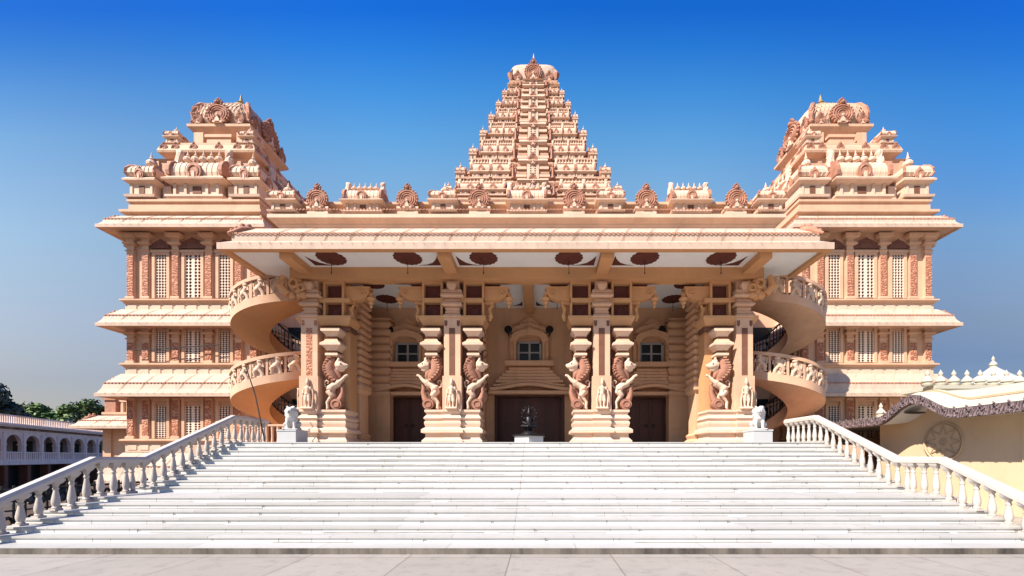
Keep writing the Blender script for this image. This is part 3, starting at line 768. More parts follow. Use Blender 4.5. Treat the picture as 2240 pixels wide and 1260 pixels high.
# white soffit field + ceiling
b = MB(); zc = 9.29
b.box(-PHX - 1.28, PHX + 1.28, PCY - PHY - 1.28, PCY + PHY, zc, zc + .06); cl = b.build('white_ceiling', WHITE, port)
b = MB(); b.rloft(PCX, PCY, [(PHX + 1.28, PHY + 1.28, zc - .001), (PHX + 1.30, PHY + 1.30, 9.20), (PHX + 1.549, PHY + 1.549, 9.201)], False, False); b.build('edge_lip', TAN, port)
for X in (-3.0, 3.0):
    for bx in ((X - .24, X + .24, PCY - PHY - 1.28, PCY - PHY + .11, 9.02, zc - .002), (X - .26, X + .26, 16.62, 20.4, 8.85, zc - .002)):
        b = MB(); b.box(*bx); b.build('ceiling_beam', TAN, port)
b = MB(); b.box(-.22, .22, 16.62, 20.4, 8.98, zc - .002); b.build('ceiling_beam', TAN, port)
for X in (-8.6, 8.6):
    b = MB(); b.box(X - .3, X + .3, 16.62, 20.4, 8.85, zc - .003); b.build('ceiling_beam', TAN, port)
for X in (-8.8, 8.8):
    b = MB(); b.box(X - .22, X + .22, PCY - PHY - 1.279, PCY - PHY + .11, 9.0, zc - .004); b.build('side_beam', TAN, port)
b = MB(); b.box(-PHX + .1, PHX - .1, 16.02, 16.6, 8.84, zc - .0015); b.build('architrave', TAN, port)
def ceiling_rose_mesh(r):
    b = MB(); n = 96; vs = []
    for i in range(n):
        t = 2 * PI * i / n; q = r * (1 + .035 * math.cos(16 * t)); vs.append((q * math.cos(t), q * math.sin(t)))
    vv = [(x, y, 0) for x, y in vs] + [(x * .96, y * .96, -.03) for x, y in vs] + [(x * .3, y * .3, -.05) for x, y in vs]
    fs = []
    for k in range(2):
        for i in range(n): a = k * n + i; c = k * n + (i + 1) % n; fs.append((a, a + n, c + n, c))
    fs.append(tuple(range(3 * n - 1, 2 * n - 1, -1))); b.add(vv, fs); b.sph((0, 0, -.05), (.1, .1, .05))
    return b.mesh('ceiling_rose', [DKRED])
ROSE = ceiling_rose_mesh(.53)
b = MB(); b.add([(-.0, 0, 0), (.95, 0, 0), (.55, .10, 0), (.30, .28, 0), (.12, .6, 0), (0, .95, 0)], [(5, 4, 3, 2, 1, 0)]); CORN = b.mesh('corner_motif', [DKRED])
b = MB(); b.tube([(0, 0, 0), (0, 0, -.52)], .012, 6); b.sph((0, 0, -.53), .03, 6, 4); ROD = b.mesh('hanging_rod', [METAL])
for x in (-7.4, -4.5, -1.62, 1.62, 4.5, 7.4):
    r_ = place('ceiling_rose', ROSE, port, (x, 15.28, zc - .004)); place('hanging_rod', ROD, r_, (x, 15.28, zc - .05))
for x0, x1 in ((-8.35, -3.35), (-2.65, 2.65), (3.35, 8.35)):
    for x, s2 in ((x0, 1), (x1, -1)): place('corner_motif', CORN, port, (x, 15.88, zc - .005), 0, (s2, -.8, 1))
for c0, c1 in ((-8.3, -3.26), (-2.74, -.22), (.22, 2.74), (3.26, 8.3)):
    wd = c1 - c0; xs = [c0 + wd * .3, c0 + wd * .72] if wd > 3 else [c0 + wd * .45]
    for x in xs:
        for y in (17.55, 19.25):
            r_ = place('ceiling_rose', ROSE, port, (x, y, zc - .004), 0, .95 if wd > 3 else .8); place('hanging_rod', ROD, r_, (x, y, zc - .05))
    for x, s2 in ((c0 + .12, 1), (c1 - .12, -1)): place('corner_motif', CORN, port, (x, 20.1, zc - .005), 0, (s2 * .7, -.6, 1))
# upper wall, cornice, parapet
b = MB(); b.mould(PCX, PCY, PHX + .35, PHY - .05, [(0, 9.4), (0, 10.92), (.05, 10.95), (.05, 11.0), (.28, 11.12), (.28, 11.26), (.12, 11.33), (-.1, 11.36)])
b.build('upper_wall', CREAM, port)
b = MB(); b.mould(PCX, PCY, PHX + .12, PHY - .3, [(.1, 11.3), (.1, 11.42), (.0, 11.46), (.0, 11.55), (-.08, 11.6), (-.08, 11.78), (.14, 11.88), (.14, 11.98), (-.05, 12.03)])
par = b.build('parapet', PEACH, port)
b = MB(); ribbed(b, [(-9.9, 15.74, 0), (9.9, 15.74, 0)], 11.375, 11.415, .13, .05); b.build('bead_row', TERRAL, par)
yp = PCY - PHY + .15
def block(x, w, z0=11.36, z1=11.95):
    b = MB(); b.mould(x, yp + .25, w, .38, [(.08, z0), (.08, z0 + .1), (0, z0 + .13), (0, z1 - .15), (.1, z1 - .05), (.1, z1 + .04)])
    return b.build('parapet_pier', CREAM, port)
for x in (-8.3, -4.73, -1.88, 1.88, 4.73, 8.3):
    p = block(x, .33, 11.36, 11.62); place('gable_medallion', MEDAL, port, (x, yp - .2, 11.58), 0, (.40, .40, .385))
for x in (-6.5, 0, 6.5):
    place('barrel_shrine', SHALA, port, (x, yp + .12, 11.36), 0, (.74, .8, .80))
for x in (-9.62, -3.3, 3.3, 9.62):
    place('corner_shrine', KUTA, port, (x, yp + .15, 11.36), 0, (.85, .85, .80))

# --- lion-beast statues carved on the columns
def yali_meshes():
    b = MB(); f = .62
    def T(pts, r, n=10): b.tube([(x, y, z) for x, y, z in pts], r, n)
    T([(-.27, -.04, .03), (-.2, -.04, .05), (-.23, -.04, .3), (-.12, -.04, .46), (-.03, -.05, .56), (-.14, -.03, .74)], [.05, .06, .062, .08, .12, .16])
    T([(-.10, .12, .03), (-.16, .12, .28), (.0, .12, .5), (-.12, .08, .72)], [.05, .055, .09, .14])
    T([(-.14, 0, .68), (-.10, 0, .88), (.02, 0, .98), (.17, 0, 1.05), (.22, 0, 1.18)], [.17, .17, .145, .15, .12])
    T([(.2, -.06, 1.08), (.34, -.07, 1.18), (.48, -.07, 1.36), (.55, -.07, 1.39), (.58, -.07, 1.34)], [.11, .075, .055, .055, .04])
    T([(.15, .08, 1.08), (.20, .09, 1.28), (.28, .09, 1.32)], [.1, .06, .045])
    # head
    T([(.10, 0, 1.80), (.28, 0, 1.80), (.42, 0, 1.76), (.52, 0, 1.76)], [.16, .19, .13, .07])
    T([(.16, 0, 1.68), (.30, 0, 1.60), (.42, 0, 1.61)], [.12, .075, .04])
    T([(.20, -.08, 1.92), (.25, -.1, 2.06), (.2, -.1, 2.12)], [.08, .05, .02]); T([(.20, .08, 1.92), (.25, .1, 2.06)], [.07, .03])
    b.sph((.50, 0, 1.80), .07)
    body = remeshed(b, 'yali_body', CREAM, .028, 2)
    m = MB()
    m.tube([(-.02, 0, 2.14), (-.13, 0, 1.98), (-.17, 0, 1.76), (-.12, 0, 1.52), (0, 0, 1.34), (.1, 0, 1.16)], [.12, .2, .24, .24, .21, .1], 10, .8)
    m.tube([(.02, 0, 1.6), (.16, 0, 1.45), (.24, 0, 1.3)], [.15, .14, .06], 8, .7)
    for i in range(10):
        a = i / 9; p = Vector((-.05, 0, 2.1)).lerp(Vector((.12, 0, 1.2)), a) + Vector((-.24 * math.sin(PI * a), 0, 0))
        m.tube([(p.x, -.12, p.z), (p.x - .1, -.16, p.z - .02), (p.x - .17, -.1, p.z - .08)], [.045, .05, .015], 6)
    m.torus((-.12, -.14, .74), .075, .03, 12, k=5)
    mane = m.mesh('mane', [TERRA], True, 60)
    w = MB()
    w.M = Matrix.Translation((.14, 0, .22)) @ Matrix.Rotation(R(90), 4, 'X'); w.lathe(0, 0, [(.21, -.14), (.22, -.1), (.22, .1), (.21, .14)], 18); w.M = Matrix()
    w.torus((.14, -.15, .22), .13, .025, 14, k=5)
    w.tube([(.22, 0, .34), (.30, 0, .52), (.36, 0, .72), (.34, 0, .9), (.38, 0, 1.02)], [.14, .11, .085, .07, .05], 8)
    w.prism([(-.30, 0), (-.02, 0), (.12, .6), (.3, 1.0), (.1, 1.3), (.16, 2.15), (-.34, 2.15), (-.36, 1.3)], .13, .3)
    wheel = w.mesh('wheel_backing', [TERRA], True, 50)
    e = MB(); e.sph((.34, -.155, 1.83), .032, 6, 4); e.sph((.34, .155, 1.83), .032, 6, 4)
    eye = e.mesh('eye', [DARK])
    t = MB(); t.tube([(-.2, 0, .85), (-.33, 0, .95), (-.36, 0, 1.12), (-.28, 0, 1.2), (-.2, 0, 1.14), (-.24, 0, 1.06)], [.035, .03, .03, .028, .025, .015], 6)
    tail = t.mesh('tail', [CREAM], True)
    return body, mane, wheel, eye, tail
YB, YM, YW, YE, YT = yali_meshes()
def yali(col, x, y, z, face):
    place('lion_beast', YB, col, (x, y, z), 0, (face * 1.06, 1.1, 1))
    for nm, me in (('mane', YM), ('wheel_backing', YW), ('eye', YE), ('tail', YT)): place(nm, me, col, (x, y, z), 0, (face * 1.06, 1.1, 1))
def figure_mesh():
    b = MB()
    T = b.tube
    T([(-.02, 0, .52), (0, 0, .60), (.01, 0, .70), (0, 0, .80), (0, 0, .86)], [.10, .085, .095, .10, .05])
    T([(-.05, 0, .52), (-.07, -.02, .28), (-.06, 0, .06), (-.06, -.07, .03)], [.075, .06, .04, .035])
    T([(.05, 0, .52), (.09, -.03, .28), (.06, 0, .06), (.08, -.07, .03)], [.075, .06, .04, .035])
    T([(-.1, 0, .82), (-.17, -.01, .68), (-.14, -.08, .55)], [.045, .036, .03]); T([(.1, 0, .82), (.18, -.01, .70), (.16, -.08, .82)], [.045, .036, .03])
    T([(0, 0, .84), (0, 0, .92)], [.04, .04]); b.sph((0, -.01, .98), (.065, .075, .085))
    T([(0, 0, 1.02), (0, 0, 1.1), (0, 0, 1.2)], [.07, .055, .02])
    T([(-.16, -.02, .6), (-.22, -.02, .3), (-.2, -.02, .02)], [.03, .035, .03]); T([(.2, -.02, .8), (.24, -.02, .5), (.2, -.02, .05)], [.03, .03, .03])
    b.box(-.24, .24, -.12, .1, -.06, .02)
    return remeshed(b, 'carved_figure', CREAM, .022, 1)
FIG = figure_mesh()
PEDP = [(.03, 0), (.03, .16), (-.06, .26), (-.09, .30), (-.09, .44), (.05, .48), (.05, .60), (-.02, .66), (-.09, .70), (-.05, .84), (-.05, .92), (-.10, .96), (-.02, 1.06), (-.08, 1.16), (-.13, 1.2), (-.10, 1.28), (-.06, 1.32), (-.06, 1.41)]
def capital(b, x, y, hx=.26):
    z = 5.78
    def st(m, *rg):
        b.cur = m; b.rloft(x, y, [(r, min(r, .36), z + q) for r, q in rg])
    st(0, (.21, 0), (.25, .03), (.25, .11), (.22, .125)); st(1, (.17, .125), (.17, .235))
    st(0, (.21, .235), (.24, .27), (.25, .31), (.34, .39), (.41, .42), (.41, .50), (.37, .52))
    st(2, (.36, .52), (.27, .60), (.25, .67), (.20, .68)); st(1, (.19, .68), (.19, .79))
    st(0, (.23, .79), (.24, .84), (.27, .88), (.36, .97), (.38, 1.0), (.38, 1.08))
    b.cur = 0
def drop_mesh():     # bracket arm reaching along +X with a hanging lotus
    b = MB()
    b.prism([(0, 0), (.55, .05), (.85, .18), (.95, .34), (.95, .52), (0, .52)], -.16, .16)
    b.torus((.72, -.17, .33), .09, .035, 10, k=5); b.torus((.72, .17, .33), .09, .035, 10, k=5)
    b.box(0, 1.0, -.2, .2, .52, .58)
    b.lathe(.98, 0, [(.03, -.24), (.07, -.16), (.05, -.1), (.12, -.02), (.10, .05), (.17, .10), (.19, .16), (.1, .2), (.1, .36)], 8)
    return b.mesh('bracket_arm', [TAN], False)
ARM = drop_mesh()
def column(cx, faces, out_sg):
    """faces: list of (dx, facing) of the lion-beasts; out_sg: 0 for the paired inner columns, else the outer side"""
    yc = PY + .72
    x0, x1 = (cx - 1.18, cx + 1.18) if out_sg == 0 else (cx - .95, cx + .95)
    hx = (x1 - x0) / 2
    col = MB(); col.box(x0 + .08, x1 - .08, yc - .12, yc + .5, FZ + 1.4, 8.84)
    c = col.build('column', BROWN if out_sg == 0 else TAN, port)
    b = MB(); b.mould(cx, yc, hx, .62, [(o, FZ + z) for o, z in PEDP])
    pc = cx if out_sg == 0 else cx + out_sg * .55
    b.mould(pc, yc - .25, .42, .5, [(o, FZ + z) for o, z in PEDP]); b.build('pedestal', CREAM, c)
    # square pillar
    b = MB(); yp_ = PY + .25; w = .33
    b.box(pc - w, pc + w, yp_ - .12, yp_ + .55, FZ + 1.41, 7.3); b.box(pc - w - .05, pc + w + .05, yp_ - .17, yp_ + .5, FZ + 1.41, FZ + 2.75)
    for z, q in ((7.3, .02), (7.48, -.06), (7.62, -.06), (7.78, .05), (7.95, -.05), (8.12, .1), (8.3, .04)):
        b.mould(pc, yp_ + .2, w, .32, [(q - .05, z), (q + .03, z + .06), (q, z + .12), (q - .06, z + .18)])
    b.box(pc - .25, pc + .25, yp_ + .02, yp_ + .5, 8.3, 8.84)
    b.rloft(pc, yp_ - .14, [(.10, .06, 8.4), (.16, .1, 8.5), (.2, .12, 8.62), (.12, .08, 8.72)])
    b.build('square_pillar', PEACH, c)
    pm = CARVED if out_sg == -1 else BROWN
    b = MB(); b.box(pc - .12, pc + .12, yp_ - .125, yp_ - .1, FZ + 2.78, 6.9)
    for s2 in (-1, 1): b.prism([(pc + s2 * .25 - .06, 7.2), (pc + s2 * .25 - .06, 7.02), (pc + s2 * .25, 6.95), (pc + s2 * .25 + .06, 7.02), (pc + s2 * .25 + .06, 7.2)], yp_ - .128, yp_ - .1)
    if out_sg:
        M0 = b.M; b.box(pc + out_sg * w, pc + out_sg * (w + .012), yp_ + .0, yp_ + .4, FZ + 2.78, 6.9)
    b.build('inset_panel', pm, c)
    place('carved_figure', FIG, c, (pc, yp_ - .24, FZ + 1.47))
    if out_sg: place('carved_figure', FIG, c, (pc + out_sg * .46, yp_ + .15, FZ + 1.47), out_sg * R(90))
    for dx, face in faces:
        yali(c, cx + dx, PY + .32, FZ + 1.42, face)
        b = MB(); capital(b, cx + dx, PY + .36); b.build('capital', [CREAM, BROWN, PEACH], c)
    # bracket storey: dark frieze, block, dark square panels
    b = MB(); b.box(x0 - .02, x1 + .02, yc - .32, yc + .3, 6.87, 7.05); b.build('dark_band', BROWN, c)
    b = MB(); b.rloft(cx, yc - .1, [(hx + .02, .36, 7.05), (hx + .16, .5, 7.30), (hx + .16, .5, 7.40)])
    b.box(x0 - .05, x1 + .05, yc - .45, yc + .3, 7.98, 8.16)
    for dx, face in faces:
        x = cx + dx
        b.box(x - .42, x - .33, yc - .42, yc + .2, 7.4, 7.98); b.box(x + .33, x + .42, yc - .42, yc + .2, 7.4, 7.98)
        b.box(x - .42, x - .33, yc - .42, yc + .2, 8.16, 8.84); b.box(x + .33, x + .42, yc - .42, yc + .2, 8.16, 8.84); b.box(x - .33, x + .33, yc - .42, yc + .2, 8.74, 8.84)
        if face:
            s2 = face; b.box(x + s2 * .4, x + s2 * .78, yc - .2, yc + .2, 7.98, 8.16)
    b.build('bracket_block', TAN, c)
    b = MB()
    for dx, face in faces:
        x = cx + dx
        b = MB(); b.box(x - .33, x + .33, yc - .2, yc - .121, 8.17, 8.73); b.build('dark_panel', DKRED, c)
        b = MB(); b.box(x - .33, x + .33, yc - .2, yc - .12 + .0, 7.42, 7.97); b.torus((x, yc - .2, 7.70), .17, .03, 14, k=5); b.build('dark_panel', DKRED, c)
    for dx, face in faces:
        place('bracket_arm', ARM, c, (cx + dx + face * .42, yc - .12, 8.1), 0, (face, 1, 1))
        b = MB(); x = cx + dx + face * .62
        b.tube([(x, yc - .2, 7.3), (x + face * .06, yc - .2, 7.5), (x, yc - .2, 7.72), (x + face * .08, yc - .2, 7.95)], [.05, .08, .07, .06], 7)
        b.sph((x + face * .03, yc - .2, 7.5), .1, 6, 4); b.sph((x, yc - .22, 7.78), .085, 6, 4); b.build('bracket_figure', TAN, c)
    return c
column(-3.0, [(-.84, -1), (.84, 1)], 0)
column(3.0, [(-.84, -1), (.84, 1)], 0)
column(-8.18, [(.34, 1)], -1)
column(8.18, [(-.34, -1)], 1)
for sg in (-1, 1):   # carved corner corbel under the canopy corner
    b = MB()
    for i in range(12):
        b.sph((sg * (8.95 + .22 * (i % 3) + rnd.uniform(-.05, .05)), PY + .1 + .12 * (i % 2), 8.2 + .17 * (i // 3)), rnd.uniform(.14, .2), 7, 5)
    b.torus((sg * 9.25, PY - .06, 8.62), .16, .06, 12); b.torus((sg * 8.95, PY - .06, 8.45), .12, .05, 12)
    b.tube([(sg * 9.5, PY, 8.2), (sg * 9.75, PY - .1, 8.5), (sg * 9.6, PY - .1, 8.9)], [.14, .16, .1], 8)
    b.build('corner_corbel', TAN, port)
# --- side walls with stacked mouldings and the rear wall
YR = 20.4
def ridged(b, cx, cy, hx, hy, z0, z1, step=.42):
    z = z0; k = 0
    while z < z1 - .05:
        zt = min(z + step, z1); h = zt - z
        b.mould(cx, cy, hx, hy, [(0, z), (.03, z + h * .1), (.10, z + h * .3), (.10, z + h * .62), (.02, z + h * .8), (-.03, z + h * .86), (-.03, zt)]); z = zt
for sg in (-1, 1):
    b = MB(); b.box(sg * 8.6, sg * 9.2, 17.3, YR, FZ, 9.28); b.build('side_wall', INNER, port)
    b = MB(); ridged(b, sg * 8.45, 18.0, .32, .35, 5.2, 8.85); b.mould(sg * 8.45, 18.0, .34, .4, [(.06, FZ), (.06, FZ + .3), (-.02, FZ + .4), (-.02, 4.6), (.1, 4.8), (.1, 5.0), (0, 5.2)]); b.build('engaged_pier', INNER, port)
    b = MB(); ridged(b, sg * 7.62, 17.9, .34, .42, 5.0, 8.84, .3); b.mould(sg * 7.62, 17.9, .36, .44, [(.12, FZ), (.12, FZ + .2), (.02, FZ + .3), (.08, FZ + .45), (-.03, FZ + .55), (-.03, 4.5), (.09, 4.65), (.09, 4.85), (0, 5.0)]); b.build('banded_pier', INNER, port)
    b = MB(); ridged(b, sg * 7.55, YR - .25, .62, .3, 4.7, 8.6, .38); b.box(sg * 6.9, sg * 8.2, YR - .5, YR - .01, FZ, 4.7)
    b.box(sg * 7.0, sg * 7.5, YR - .54, YR - .4, FZ + .9, 4.2); b.box(sg * 7.6, sg * 8.1, YR - .54, YR - .4, FZ + .9, 4.2)
    b.build('rear_pier', INNER, port)
    b = MB(); ridged(b, sg * 2.75, YR - .25, .55, .3, 4.9, 8.6, .36); b.mould(sg * 2.75, YR - .25, .6, .35, [(.05, FZ), (.05, FZ + .35), (-.03, FZ + .45), (-.03, 4.4), (.07, 4.6), (.07, 4.9)])
    for k in range(5): b.box(sg * 2.75 - .55 + .24 * k, sg * 2.75 - .45 + .24 * k, YR - .66, YR - .5, FZ + .5, 4.4)
    b.build('rear_pier', INNER, port)
b = MB()   # rear wall with three door openings
doors = [(-6.15, 2.4, 4.70), (.0, 3.2, 4.76), (6.15, 2.4, 4.70)]
xs = [-9.2]
for x, w, zt in doors: xs += [x - w / 2, x + w / 2]
xs.append(9.2)
for i in range(0, len(xs), 2): b.box(xs[i], xs[i + 1], YR, YR + .4, FZ, 9.28)
for x, w, zt in doors: b.box(x - w / 2, x + w / 2, YR, YR + .4, zt, 9.28)
b.build('rear_wall', INNER, port)
for x, w, zt in doors:
    b = MB(); b.box(x - w / 2, x + w / 2, YR + .22, YR + .3, FZ, zt); h = zt - FZ
    for k in range(4):
        px = x - w / 2 + w * (k + .5) / 4
        b.box(px - w * .095, px + w * .095, YR + .19, YR + .22, FZ + .15, FZ + h * .42); b.box(px - w * .095, px + w * .095, YR + .19, YR + .22, FZ + h * .48, zt - .2)
    b.box(x - .04, x + .04, YR + .185, YR + .22, FZ, zt)
    d = b.build('door', WOOD, port)
    b = MB(); b.box(x - w / 2 - .16, x - w / 2, YR - .06, YR + .25, FZ, zt + .1); b.box(x + w / 2, x + w / 2 + .16, YR - .06, YR + .25, FZ, zt + .1); b.box(x - w / 2, x + w / 2, YR - .058, YR + .25, zt - .002, zt + .1)
    b.build('door_frame', WOOD, d)
    for s2 in (-1, 1):
        b = MB(); b.torus((x + s2 * .18, YR + .16, FZ + 1.1), .07, .015, 10, k=5); b.build('handle', BRONZE, d)
    # hood over the door: curved cornice, stepped sill, arched balcony window
    hw = w / 2 + .35
    b = MB()
    def bow(z, hw_, rise, th, dep):
        n = 12; top = []; bot = []
        for i in range(n + 1):
            u = -1 + 2 * i / n; zz = z + rise * (math.cos(u * PI) * .5 + .5) - .02 * abs(u); bot.append((x + u * hw_, zz)); top.append((x + u * hw_, zz + th))
        b.prism(bot + top[::-1], YR - dep, YR + .02)
    b.box(x - hw - .1, x + hw + .1, YR - .5, YR + .02, zt + .1, zt + .26); bow(zt + .28, hw, .22, .14, .62)
    bow(zt + .48, hw * .92, .2, .12, .5)
    for k in range(5):
        q = hw * (.86 - .085 * k); b.box(x - q, x + q, YR - .46 + .03 * k, YR + .02, zt + .66 + .16 * k, zt + .80 + .16 * k)
    b.box(x - hw * .62, x + hw * .62, YR - .6, YR + .02, zt + 1.5, zt + 1.72)
    b.build('door_hood', INNER, port)
    zb = zt + 1.72
    b = MB(); b.box(x - .55, x + .55, YR - .05, YR + .03, zb, zb + 1.05); win = b.build('balcony_window', GLASS, port)
    b = MB(); b.box(x - .05, x + .05, YR - .09, YR, zb, zb + 1.0); b.box(x - .55, x + .55, YR - .088, YR, zb + .48, zb + .55); b.box(x - .6, x - .5, YR - .1, YR, zb, zb + 1.05); b.box(x + .5, x + .6, YR - .1, YR, zb, zb + 1.05); b.box(x - .6, x + .6, YR - .1, YR, zb + .98, zb + 1.08)
    b.build('window_frame', PALEFR, win)
    b = MB()
    for s2 in (-1, 1):
        b.lathe(x + s2 * .72, YR - .42, [(.09, 0), (.1, .06), (.055, .12), (.055, .85), (.1, .95), (.1, 1.02)], 8, zb)
        b.box(x + s2 * .66, x + s2 * .95, YR - .3, YR + .02, zb, zb + 1.1)
    arch = [(x + .95, zb + 1.0), (x + .95, zb + 1.12)] + [(x + p, zb + 1.1 + q) for p, q in arch_pts(1.8, .55, 12)] + [(x - .95, zb + 1.12), (x - .95, zb + 1.0), (x - .6, zb + 1.0)] + [(x - p, zb + 1.0 + q) for p, q in arch_pts(1.2, .28, 10, False)]
    b.prism(arch, YR - .55, YR + .02)
    b.prism([(x + p * 1.05, zb + 1.48 + q) for p, q in arch_pts(1.7, .5, 12)], YR - .35, YR + .02)
    b.prism([(x + .55, zb + 1.9), (x + .3, zb + 2.1), (x, zb + 2.3), (x - .3, zb + 2.1), (x - .55, zb + 1.9)], YR - .2, YR + .02)
    b.build('window_hood', INNER, win)
# floodlights on the rear wall
fl = MB(); fl.M = Matrix.Rotation(R(90), 4, 'X'); fl.lathe(0, 0, [(.1, 0), (.17, .05), (.19, .22), (.15, .24)], 14); fl.M = Matrix(); fl.tube([(0, .0, 0), (0, .12, -.15), (0, .25, -.2)], .03, 6)
FLOOD = fl.mesh('floodlight', [METAL])
for x, lb in ((-1.05, 'round black floodlight left of the centre door window'), (1.0, 'round black floodlight right of the centre door window'),
              (-6.95, 'round black floodlight on the rear wall at far left'), (6.6, 'round black floodlight on the rear wall at far right')):
    tag(place('floodlight', FLOOD, None, (x, YR - .24, 8.05)), lb, 'floodlight', 'floodlights on the portico rear wall')
# link blocks between portico and wings
for sg in (-1, 1):
    b = MB(); b.box(sg * 9.25, sg * 13.4, 21.4, 25.5, -2.2, 11.2); lk = b.build('link_wall', PEACH, port)
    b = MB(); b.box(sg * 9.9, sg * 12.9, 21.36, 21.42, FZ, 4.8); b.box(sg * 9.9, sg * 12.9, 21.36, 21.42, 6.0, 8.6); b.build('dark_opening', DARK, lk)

# ------------------------------------------------------------------ spiral stairs
def panel_figure():
    b = MB()
    b.box(-.15, .15, -.03, .03, .0, .06); b.box(-.11, .11, .0, .025, .05, .60)
    b.tube([(-.08, 0, .04), (-.1, -.03, .22), (-.02, -.03, .36), (.05, -.03, .5), (0, -.03, .6)], [.05, .06, .075, .06, .04], 7)
    b.tube([(.1, 0, .04), (.08, -.02, .2), (.0, -.03, .34)], [.05, .05, .06], 7)
    b.sph((.03, -.03, .64), (.085, .07, .08), 7, 5); b.tube([(.06, -.03, .48), (.14, -.04, .42), (.13, -.04, .56)], [.035, .03, .025], 6)
    b.tube([(-.12, 0, .3), (-.15, 0, .5), (-.08, 0, .62)], [.03, .035, .02], 6); b.torus((-.07, -.03, .2), .05, .02, 8, k=4)
    return b.mesh('carved_panel_figure', [CREAM], True, 60)
PANF = panel_figure()
b = MB(); b.box(-.045, .045, -.05, .05, 0, .7); b.box(-.06, .06, -.065, .065, .66, .74); PPOST = b.mesh('post', [PEACH])
def spiral(sg, label):
    cx, cy, Ro, Ri = sg * 11.28, 18.85, 2.12, .72
    t = thing('spiral_stair', (cx, cy, FZ), label, 'spiral staircase')
    pitch = 3.36; zl = 3.84            # height of the fascia foot at the outermost side of the lower turn
    u0 = -2.6; u1 = 2 * PI + 2.7
    def P(u, r, z): return (cx - sg * -1 * r * math.cos(u) * -1 if False else cx + sg * r * math.cos(u), cy - r * math.sin(u), z)
    def Z(u): return zl + pitch * u / (2 * PI)
    N = 150; b = MB(); vs = []; fs = []
    prof = [(Ro, 0), (Ro, .30), (Ri, .30), (Ri, -.28), (Ri + .5, -.26), (Ro - .25, -.08)]
    for i in range(N + 1):
        u = u0 + (u1 - u0) * i / N
        for r, dz in prof: vs.append(P(u, r, max(Z(u) + dz, FZ - .3)))
    m = len(prof)
    for i in range(N):
        for k in range(m):
            a = i * m + k; c = i * m + (k + 1) % m; fs.append((a, c, c + m, a + m))
    fs.append(tuple(range(m))); fs.append(tuple(range(len(vs) - 1, len(vs) - m - 1, -1)))
    b.add(vs, fs); b.build('ramp', TAN if sg < 0 else PEACH, t, True, 30)
    # fascia band and coping
    for nm, r0, r1, z0, z1, mm in (('fascia', Ro - .01, Ro + .03, .0, .34, PEACH), ('handrail', Ro - .12, Ro + .08, 1.04, 1.18, PEACH)):
        b = MB(); vs = []; fs = []
        for i in range(N + 1):
            u = u0 + .15 + (u1 - u0 - .15) * i / N
            for r, dz in ((r1, z0), (r1, z1), (r0, z1), (r0, z0)): vs.append(P(u, r, Z(u) + dz))
        for i in range(N):
            for k in range(4):
                a = i * 4 + k; c = i * 4 + (k + 1) % 4; fs.append((a, c, c + 4, a + 4))
        fs.append((0, 1, 2, 3)); fs.append((len(vs) - 1, len(vs) - 2, len(vs) - 3, len(vs) - 4))
        b.add(vs, fs); b.build(nm, mm, t, True, 30)
    n = 72
    for i in range(n):
        u = u0 + .2 + (u1 - u0 - .25) * (i + .5) / n; p = P(u, Ro - .03, Z(u) + .33)
        rz = math.atan2(p[1] - cy, p[0] - cx) + PI / 2
        if i % 2 == 0: place('post', PPOST, t, p, rz)
        else: place('carved_panel_figure', PANF, t, p, rz, (1.6 if sg < 0 else -1.6, 1.2, 1.05))
    b = MB(); pts = []
    for i in range(60):
        u = u0 + (u1 - u0) * i / 59; pts.append(P(u, Ri + .04, Z(u) + 1.12))
        b.tube([P(u, Ri + .04, Z(u) + .25), P(u, Ri + .04, Z(u) + 1.12)], .022, 5)
    b.tube(pts, .04, 6); b.build('inner_railing', METAL, t)
    b = MB(); nst = 46
    for i in range(nst):
        u = u0 + (u1 - u0) * (i + .5) / nst; w = (u1 - u0) / nst
        z = Z(u) + .3
        q = [P(u - w / 2, Ri + .05, z), P(u - w / 2, Ro - .1, z), P(u + w / 2, Ro - .1, z), P(u + w / 2, Ri + .05, z)]
        q2 = [(x, y, z + .14) for x, y, _ in q]; b.add(q + q2, [(3, 2, 1, 0), (4, 5, 6, 7), (0, 1, 5, 4), (1, 2, 6, 5), (2, 3, 7, 6), (3, 0, 4, 7)])
    b.build('tread', SLAB, t)
    return t
spiral(-1, 'sun-lit orange spiral staircase with carved balustrade beside the leaning pole')
spiral(1, 'shaded peach spiral staircase with carved balustrade casting shadow on the wing roof')

